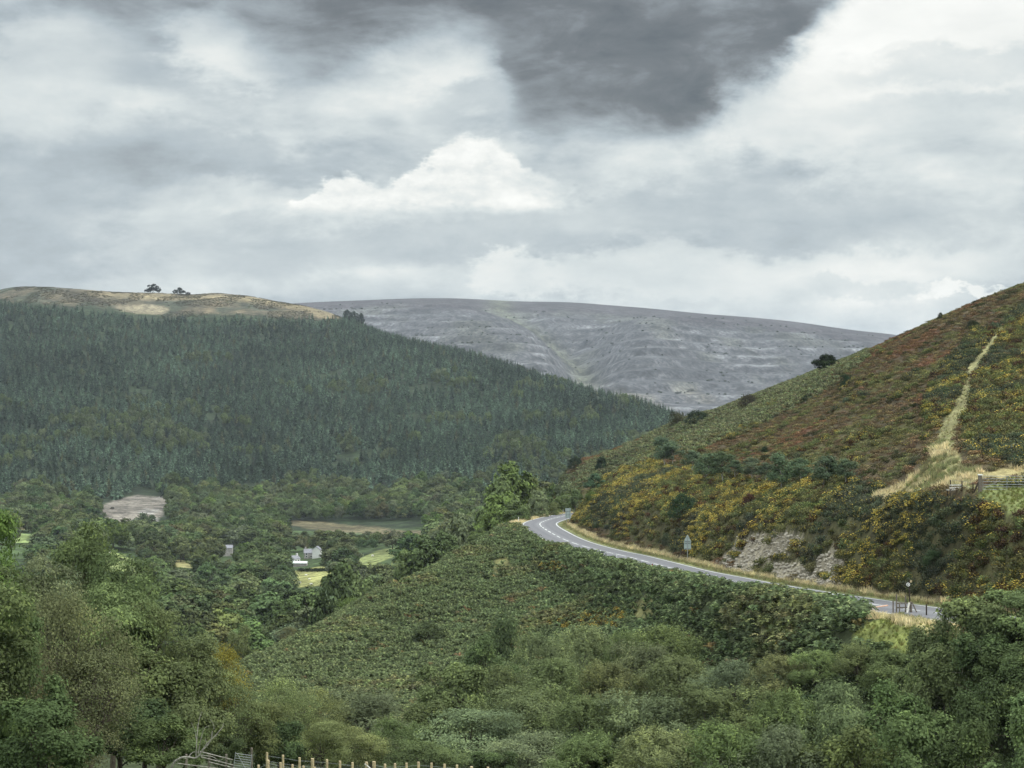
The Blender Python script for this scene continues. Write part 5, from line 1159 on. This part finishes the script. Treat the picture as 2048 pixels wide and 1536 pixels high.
# field gate, posts and bench on the shelf
d_ = 153.0; k_ = d_/F; x, y, z = gpos(1960, d_)
o = tag(empty('gate_post', (x, y, z)), 'thick grey gate post with a white cap and a slanting strut', 'gate post')
part('post', [box((0, 0, 0.55), (0.26, 0.24, 1.5))], m_wood, o); part('cap', [box((0.02, 0, 1.33), (0.34, 0.30, 0.07))], m_white, o); part('strut', [cyl((-0.5, 0, -0.1), (-0.12, 0, 0.75), 0.06)], m_dwood, o)
o = tag(empty('field_gate', (x+0.2, y, z), -0.03), 'long metal field gate with horizontal bars at the right edge', 'gate')
for q, zz_ in enumerate((0.15, 0.36, 0.56, 0.78, 1.0, 1.22)): part('bar', [cyl((0, 0, zz_), (3.9, 0, zz_), 0.022, k=6)], m_galv, o)
for xx in (0.03, 1.95, 3.87): part('upright', [cyl((xx, 0, 0.12), (xx, 0, 1.24), 0.026, k=6)], m_galv, o)
part('diagonal_brace', [cyl((0.05, 0.03, 0.15), (1.93, 0.03, 1.2), 0.014, k=5), cyl((3.85, 0.03, 0.15), (1.97, 0.03, 1.2), 0.014, k=5)], m_galv, o)
o = tag(empty('wire_fence', (0, 0, 0)), 'wire fence with three slim dark posts behind the bench', 'fence'); fp = []
for (a_, d__) in ((1850, 157.5), (1901, 156), (1924, 155), (1946, 154)):
    d__ = hit(a_, {1850: 975, 1901: 979, 1924: 982, 1946: 987}[a_], 130); x, y, z = gpos(a_, d__); fp.append((x, y, z))
    part('post', [cyl((x, y, z-.3), (x, y, z+(0.78 if a_ > 1860 else 0.6)), 0.05)], m_dwood, o)
for hh_ in (0.4, 0.8): part('wire', [cyl(tuple(np.add(fp[i], (0, 0, hh_))), tuple(np.add(fp[i+1], (0, 0, hh_))), 0.006, k=4, cap=False) for i in range(1, 3)], m_galv, o)
x, y, z = gpos(1908, hit(1908, 991, 120)); o = tag(empty('bench', (x, y, z), 0.35), 'small pale wooden bench with a slatted back left of the field gate', 'bench')
part('seat', [box((0, -0.1+q*0.15, 0.43), (1.15, 0.12, 0.04)) for q in range(3)], m_wwood, o)
part('backrest', [box((0, -0.22, 0.62), (1.15, 0.03, 0.13)), box((0, -0.25, 0.84), (1.15, 0.03, 0.10))], m_wwood, o)
for sx in (-.5, .5):
    part('leg', [box((sx, -0.20, 0.40), (0.07, 0.06, 0.95))], m_dwood, o); part('leg', [box((sx, 0.22, 0.19), (0.07, 0.06, 0.46))], m_dwood, o)

# houses in the valley
def gable(w, dp, h, rh, ov=0.25):
    V = np.array([[-w/2, -dp/2, 0], [w/2, -dp/2, 0], [w/2, dp/2, 0], [-w/2, dp/2, 0], [-w/2, -dp/2, h], [w/2, -dp/2, h], [w/2, dp/2, h], [-w/2, dp/2, h], [-w/2, 0, h+rh], [w/2, 0, h+rh]], float); V[:4, 2] -= 1.5
    return (V, np.array([[0, 1, 5, 4], [1, 2, 6, 5], [2, 3, 7, 6], [3, 0, 4, 7]]), np.array([[4, 7, 8], [6, 5, 9]])), [
        roofslab(w, dp, h, rh, ov, -1), roofslab(w, dp, h, rh, ov, 1)]
def roofslab(w, dp, h, rh, ov, s):
    a = math.atan2(rh, dp/2); L_ = math.hypot(rh, dp/2)+ov; ry = -s*(L_/2-0.0)*math.cos(a); return box((0, -ry*1.0, h+rh+0.08-L_/2*math.sin(a)), (w+2*ov, L_, 0.12), 0, -s*a, 0)
def house(name, px, d, w, dp, h, rh, rz, wm, rm, label, cat='house', chim=(), wins=(), zoff=0.0):
    x, y, z = gpos(px, d); o = tag(empty(name, (x, y, z+zoff), rz), label, cat); b_, rf = gable(w, dp, h, rh)
    part('wall', [b_], wm, o); r_ = part('roof', rf, rm, o)
    for cx in chim: part('chimney', [box((cx, 0, h+rh+0.35), (0.7, 0.6, 1.3))], wm, r_)
    for (wx_, wz_) in wins:
        f_ = part('window', [box((wx_, -dp/2-0.03, wz_), (0.85, 0.08, 0.95))], m_white, o); part('pane', [box((wx_, -dp/2-0.08, wz_), (0.66, 0.03, 0.76))], m_glass, f_)
    return o
house('cottage', 589, 905, 4.0, 3.6, 2.3, 1.4, 0.9, m_render, m_slate, 'small white rendered cottage left of the grey stone house', 'house', (1.6,), ((-0.9, 1.4), (0.9, 1.4)), -0.3)
house('farmhouse', 622, 925, 6.6, 4.4, 3.0, 1.8, 0.12, m_stone, m_slate, 'grey stone house with slate roof and chimneys in the valley trees', 'house', (-2.6, 2.6), ((-2.2, 1.4), (0, 1.4), (2.2, 1.4), (-2.2, 2.5), (2.2, 2.5)), -0.4)
house('farmhouse_wing', 634, 921, 3.4, 4.0, 3.0, 1.6, 1.45, m_render, m_slate, 'pale gabled wing at the right end of the grey stone house', 'house', (), ((0.6, 1.4),), 1.0)
house('barn', 601, 885, 6.2, 3.4, 1.5, 0.7, -0.08, m_stone, m_pale, 'low shed with a pale flat looking roof above the light green field', 'shed', (), (), 0.0)
house('barn', 455, 930, 4.9, 4.0, 2.4, 1.3, 0.05, m_stone, m_slate, 'grey roofed building alone among trees left of the white cottage', 'shed', (), (), 2.6)
# hedge over the light field
L_ = []; rngh = np.random.default_rng(5)
for px_ in np.arange(598, 664, 1.6):
    d__ = hit(px_, 1143); x, y, z = gpos(px_, d__+rngh.normal()*1.0); c = rngh.normal(size=(46, 3))*[0.5, 0.5, 0.35]+[x, y, z+0.7]; L_.append(quads(c, rngh.normal(size=(46, 3))+[0, -.3, .6], 0.5, 0.7, rngh))
V, Fq = joinVF(L_); me = mesh_np('hedge', V, Fq, [M_leaf_far], False, {'v': ('FACE', 'FLOAT', rngh.random(len(Fq)))}); o = link('hedge', me); o.color = (0.02, 0.028, 0.016, 1); tag(o, 'thin dark hedge along the top of the light green field below the houses', 'hedge')
# sheep
def sheep(px, py, lb, rz):
    d__ = hit(px, py, 600); x, y, z = gpos(px, d__); o = tag(empty('sheep', (x, y, z), rz), lb, 'sheep', 'sheep on the valley fields')
    b_ = [tube([(-0.52, 0, .62), (-0.46, 0, .64), (-0.2, 0, .66), (0.15, 0, .67), (0.42, 0, .68), (0.55, 0, .74), (0.68, 0, .84)], [0.02, .22, .31, .32, .25, .15, .10], 10)]
    for (lx, ly) in ((-.34, -.13), (-.34, .13), (.34, -.13), (.34, .13)): b_.append(tube([(lx, ly, .5), (lx+0.02, ly, .28), (lx, ly, 0)], [.075, .05, .035], 6))
    part('body', b_, m_wool, o); part('head', [tube([(.62, 0, .82), (.74, 0, .86), (.90, 0, .76), (.95, 0, .73)], [.09, .11, .07, .02], 8), box((.72, .13, .90), (.05, .12, .05)), box((.72, -.13, .90), (.05, .12, .05))], m_face, o)
for (px_, py_, lb, rz) in ((612, 1153, 'white sheep highest on the light green field', 0.2), (600, 1168, 'white sheep at the lower left of the light green field', 2.9), (622, 1171, 'white sheep at the bottom edge of the light green field', 0.3),
                           (619, 1161, 'white sheep in the middle of the light green field', 3.3), (745, 1114, 'white sheep on the strip field behind the bracken crest', 0.0), (218, 1108, 'white sheep on the far left green field', 0.4)):
    sheep(px_, py_, lb, rz)

# foreground fences and pens at the bottom edge
def postrow(label, items, d0, rails=None):
    o = tag(empty('post_fence', (0, 0, 0)), label, 'fence'); pts = []
    for (a_, t_, w_, d__) in items:
        x = (a_-1024)/F*d__; zt_ = (768-t_)/F*d__; r_ = w_/2/F*d__; g_ = float(ground(x, d__)); part('post', [cyl((x, d__, min(g_-.2, zt_-1.1)), (x, d__, zt_), r_)], m_pwood, o); pts.append((x, d__, zt_))
    for hh_ in (0.15, 0.4, 0.65): part('wire', [cyl(tuple(np.add(pts[i], (0, 0, -hh_))), tuple(np.add(pts[i+1], (0, 0, -hh_))), 0.005, k=4, cap=False) for i in range(len(pts)-1)], m_galv, o)
postrow('back row of pale round posts with wire starting beside the metal hurdle', [(534, 1505, 5, 88), (566, 1510, 5, 88), (599, 1515, 5, 88), (625, 1517, 7, 88), (654, 1519, 5, 88), (680, 1522, 5, 88), (705, 1525, 5, 88)], 88)
postrow('short front row of pale posts below the back row at the bottom edge', [(517, 1530, 5, 80), (536, 1520, 6.5, 80), (561, 1525, 5, 80), (585, 1529, 5, 80), (607, 1532, 5, 80), (629, 1534, 5, 80)], 80)
postrow('long row of pale posts along the bottom edge below the thorn bushes', [(748, 1523, 7, 84), (770, 1528, 5, 84), (790, 1527, 5, 84), (813, 1526, 5, 84), (837, 1524, 5.5, 84), (863, 1526, 5, 84), (889, 1528, 5, 84), (914, 1530, 5, 84), (943, 1533, 6, 84), (976, 1534, 5, 84)], 84)
d_ = 86.0; k_ = d_/F; x = (733-1024)*k_; o = tag(empty('strainer_post', (x, d_, (768-1524)*k_)), 'pale strainer post with a slanting stay between the two post rows', 'post')
part('post', [cyl((0, 0, -1.4), (0, 0, 0), 0.07)], m_pwood, o); part('stay', [cyl((-0.08, -.05, -0.07), (0.55, -.05, -0.6), 0.035)], m_wwood, o)
d_ = 88.0; k_ = d_/F; x = (483-1024)*k_; o = tag(empty('metal_hurdle', (x, d_, (768-1540)*k_), 0.0), 'tilted galvanised metal hurdle gate in front of the hawthorns', 'gate'); o.rotation_euler = (0, R(8), 0)
for q in range(7): part('bar', [cyl((-0.38, 0, 0.06+q*0.11), (0.38, 0, 0.06+q*0.11), 0.014, k=5)], m_galv, o)
for xx in (-.38, .38): part('upright', [cyl((xx, 0, 0.0), (xx, 0, 0.78), 0.018, k=5)], m_galv, o)
part('diagonal_brace', [cyl((-0.3, -.02, 0.72), (0.2, -.02, 0.06), 0.014, k=5)], m_galv, o)
o = tag(empty('gatepost', ((502-1024)*k_, d_+.2, (768-1540)*k_)), 'weathered grey post right beside the metal hurdle', 'post'); part('post', [cyl((0, 0, -0.6), (0, 0, 0.98), 0.05, k=7)], m_wood, o)
d_ = 74.0; k_ = d_/F; o = tag(empty('pen_fence', ((410-1024)*k_, d_, (768-1540)*k_)), 'bleached wooden rails of a sheep pen behind the dead branch', 'fence')
for q, (a_, b0_, a2, b2) in enumerate(((358, 1515, 372, 1517), (400, 1503, 466, 1520), (402, 1514, 466, 1530), (355, 1527, 460, 1540), (418, 1524, 468, 1536))):
    part('rail', [cyl(((a_-410)*k_, 0, (1540-b0_)*k_), ((a2-410)*k_, 0, (1540-b2)*k_), 0.024, k=5)], m_silver, o)
for a_ in (372, 418, 452): part('post', [cyl(((a_-410)*k_, .05, -2.5), ((a_-410)*k_, .05, 0.60), 0.05, k=6)], m_wood, o)
d_ = 71.0; k_ = d_/F
def dp(px, py, dy=0.0): return ((px-390)*k_, dy, (1535-py)*k_)
BRN = [([(318, 1680), (330, 1590), (345, 1532), (362, 1515), (378, 1512), (395, 1513), (408, 1498), (424, 1478), (428, 1458)], .085, .03), ([(392, 1513), (393, 1480), (396, 1445), (402, 1425)], .035, .012), ([(396, 1508), (404, 1470), (411, 1455), (420, 1450)], .03, .01),
       ([(424, 1478), (436, 1465), (444, 1455), (445, 1448)], .03, .012), ([(428, 1458), (427, 1448), (421, 1438)], .022, .009), ([(404, 1500), (418, 1482), (436, 1470)], .028, .008), ([(398, 1510), (425, 1513), (440, 1520), (456, 1508)], .03, .008), ([(378, 1512), (386, 1505), (398, 1506)], .03, .015), ([(411, 1478), (416, 1496)], .015, .006), ([(393, 1480), (389, 1462), (381, 1445)], .015, .005)]
o = tag(empty('dead_tree', ((390-1024)*k_, d_, (768-1535)*k_)), 'pale leafless dead branch arching over the wooden pen', 'dead tree')
for q, (pts, r0_, r1_) in enumerate(BRN):
    c3 = catmull([dp(a_, b0_, (i*0.07 if q % 2 else -i*0.05)) for i, (a_, b0_) in enumerate(pts)], 5); part('trunk' if q == 0 else 'branch', [tube(c3, np.linspace(r0_, r1_, len(c3))*0.62, 6)], m_silver, o)

# ------------------------------------------------------------------ labels that single each tree out
LM = [('the white cottage', 588, 1123), ('the pale scree clearing', 270, 1028), ('the light green field', 625, 1155), ('the brown strip clearing', 700, 1052), ('the road bend', 1060, 1045), ('the grey roofed building', 455, 1112),
      ('the grey triangle sign', 1375, 1090), ('the stile', 1806, 1215), ('the field gate', 2000, 980), ('the metal hurdle', 483, 1522), ('the dead branch', 410, 1480), ('the left green field', 240, 1120), ('the lone skyline hawthorn', 1651, 728),
      ('the large dark oval tree', 676, 1165), ('the strip field', 745, 1112), ('the strainer post', 733, 1524), ('the orange gorse patch', 1180, 1245), ('the bench', 1908, 985), ('the foot of the ridge', 1370, 830), ('the black marker post', 1667, 1180),
      ('the skyline trees', 330, 580), ('the bottom left corner', 0, 1536), ('the bottom right corner', 2048, 1536), ('the left edge', 0, 1000), ('the bracken crest foot', 480, 1337), ('the middle of the bottom edge', 1024, 1536)]
ordw = ['nearest', 'second', 'third', 'fourth', 'fifth', 'sixth', 'seventh', 'eighth', 'ninth', 'tenth', 'eleventh', 'twelfth', 'thirteenth', 'fourteenth', 'fifteenth', 'sixteenth', 'seventeenth', 'eighteenth', 'nineteenth', 'twentieth'] + ['%d%s' % (i, {1: 'st', 2: 'nd', 3: 'rd'}.get(i % 10 if i % 100 not in (11, 12, 13) else 0, 'th')) for i in range(21, 200)]
bk_ = {}
for t in TREES:
    o, a_, b0_, w_, adj, kd = t; k = min(range(len(LM)), key=lambda i: (LM[i][1]-a_)**2+((LM[i][2]-b0_)*1.3)**2); dx = a_-LM[k][1]; dy = b0_-LM[k][2]
    s = ('right of' if dx > 0 else 'left of') if abs(dx) > abs(dy)*1.2 else ('above' if dy < 0 else 'below')
    bk_.setdefault((k, s, kd, adj), []).append((dx*dx+dy*dy, t))
for (k, s, kd, adj), L_ in bk_.items():
    L_.sort(key=lambda q: q[0])
    for r_, (_, t) in enumerate(L_):
        w_ = '' if len(L_) == 1 else (', the nearest' if r_ == 0 else ', %s one out' % ordw[r_])
        t[0]['label'] = '%s %s %s %s%s' % (adj, kd, s, LM[k][0], w_)

# ------------------------------------------------------------------ air
import bmesh
bm = bmesh.new(); bmesh.ops.create_cube(bm, size=1); me = bpy.data.meshes.new('haze'); bm.to_mesh(me); bm.free()
hz = link('haze', me); zlo = min(near.Z.min(), valley.Z.min(), moor.Z.min())-1.5; zhi = max(moor.Z.max(), valley.Z.max()+30)+8
hz.scale = (18000, 12700, zhi-zlo); hz.location = (0, 12700/2-500, (zhi+zlo)/2); tag(hz, 'thin bluish haze filling the valley', 'haze', kind='stuff')
hm_ = bpy.data.materials.new('thin_haze'); hm_.use_nodes = True; n = hm_.node_tree; n.nodes.clear(); o_ = n.nodes.new('ShaderNodeOutputMaterial'); pv = n.nodes.new('ShaderNodeVolumePrincipled')
pv.inputs['Color'].default_value = (0.80, 0.88, 1.0, 1); pv.inputs['Density'].default_value = 3.6e-5; pv.inputs['Anisotropy'].default_value = 0.0
n.links.new(pv.outputs[0], o_.inputs['Volume']); me.materials.append(hm_)
print('all', round(time.time()-T0, 1))
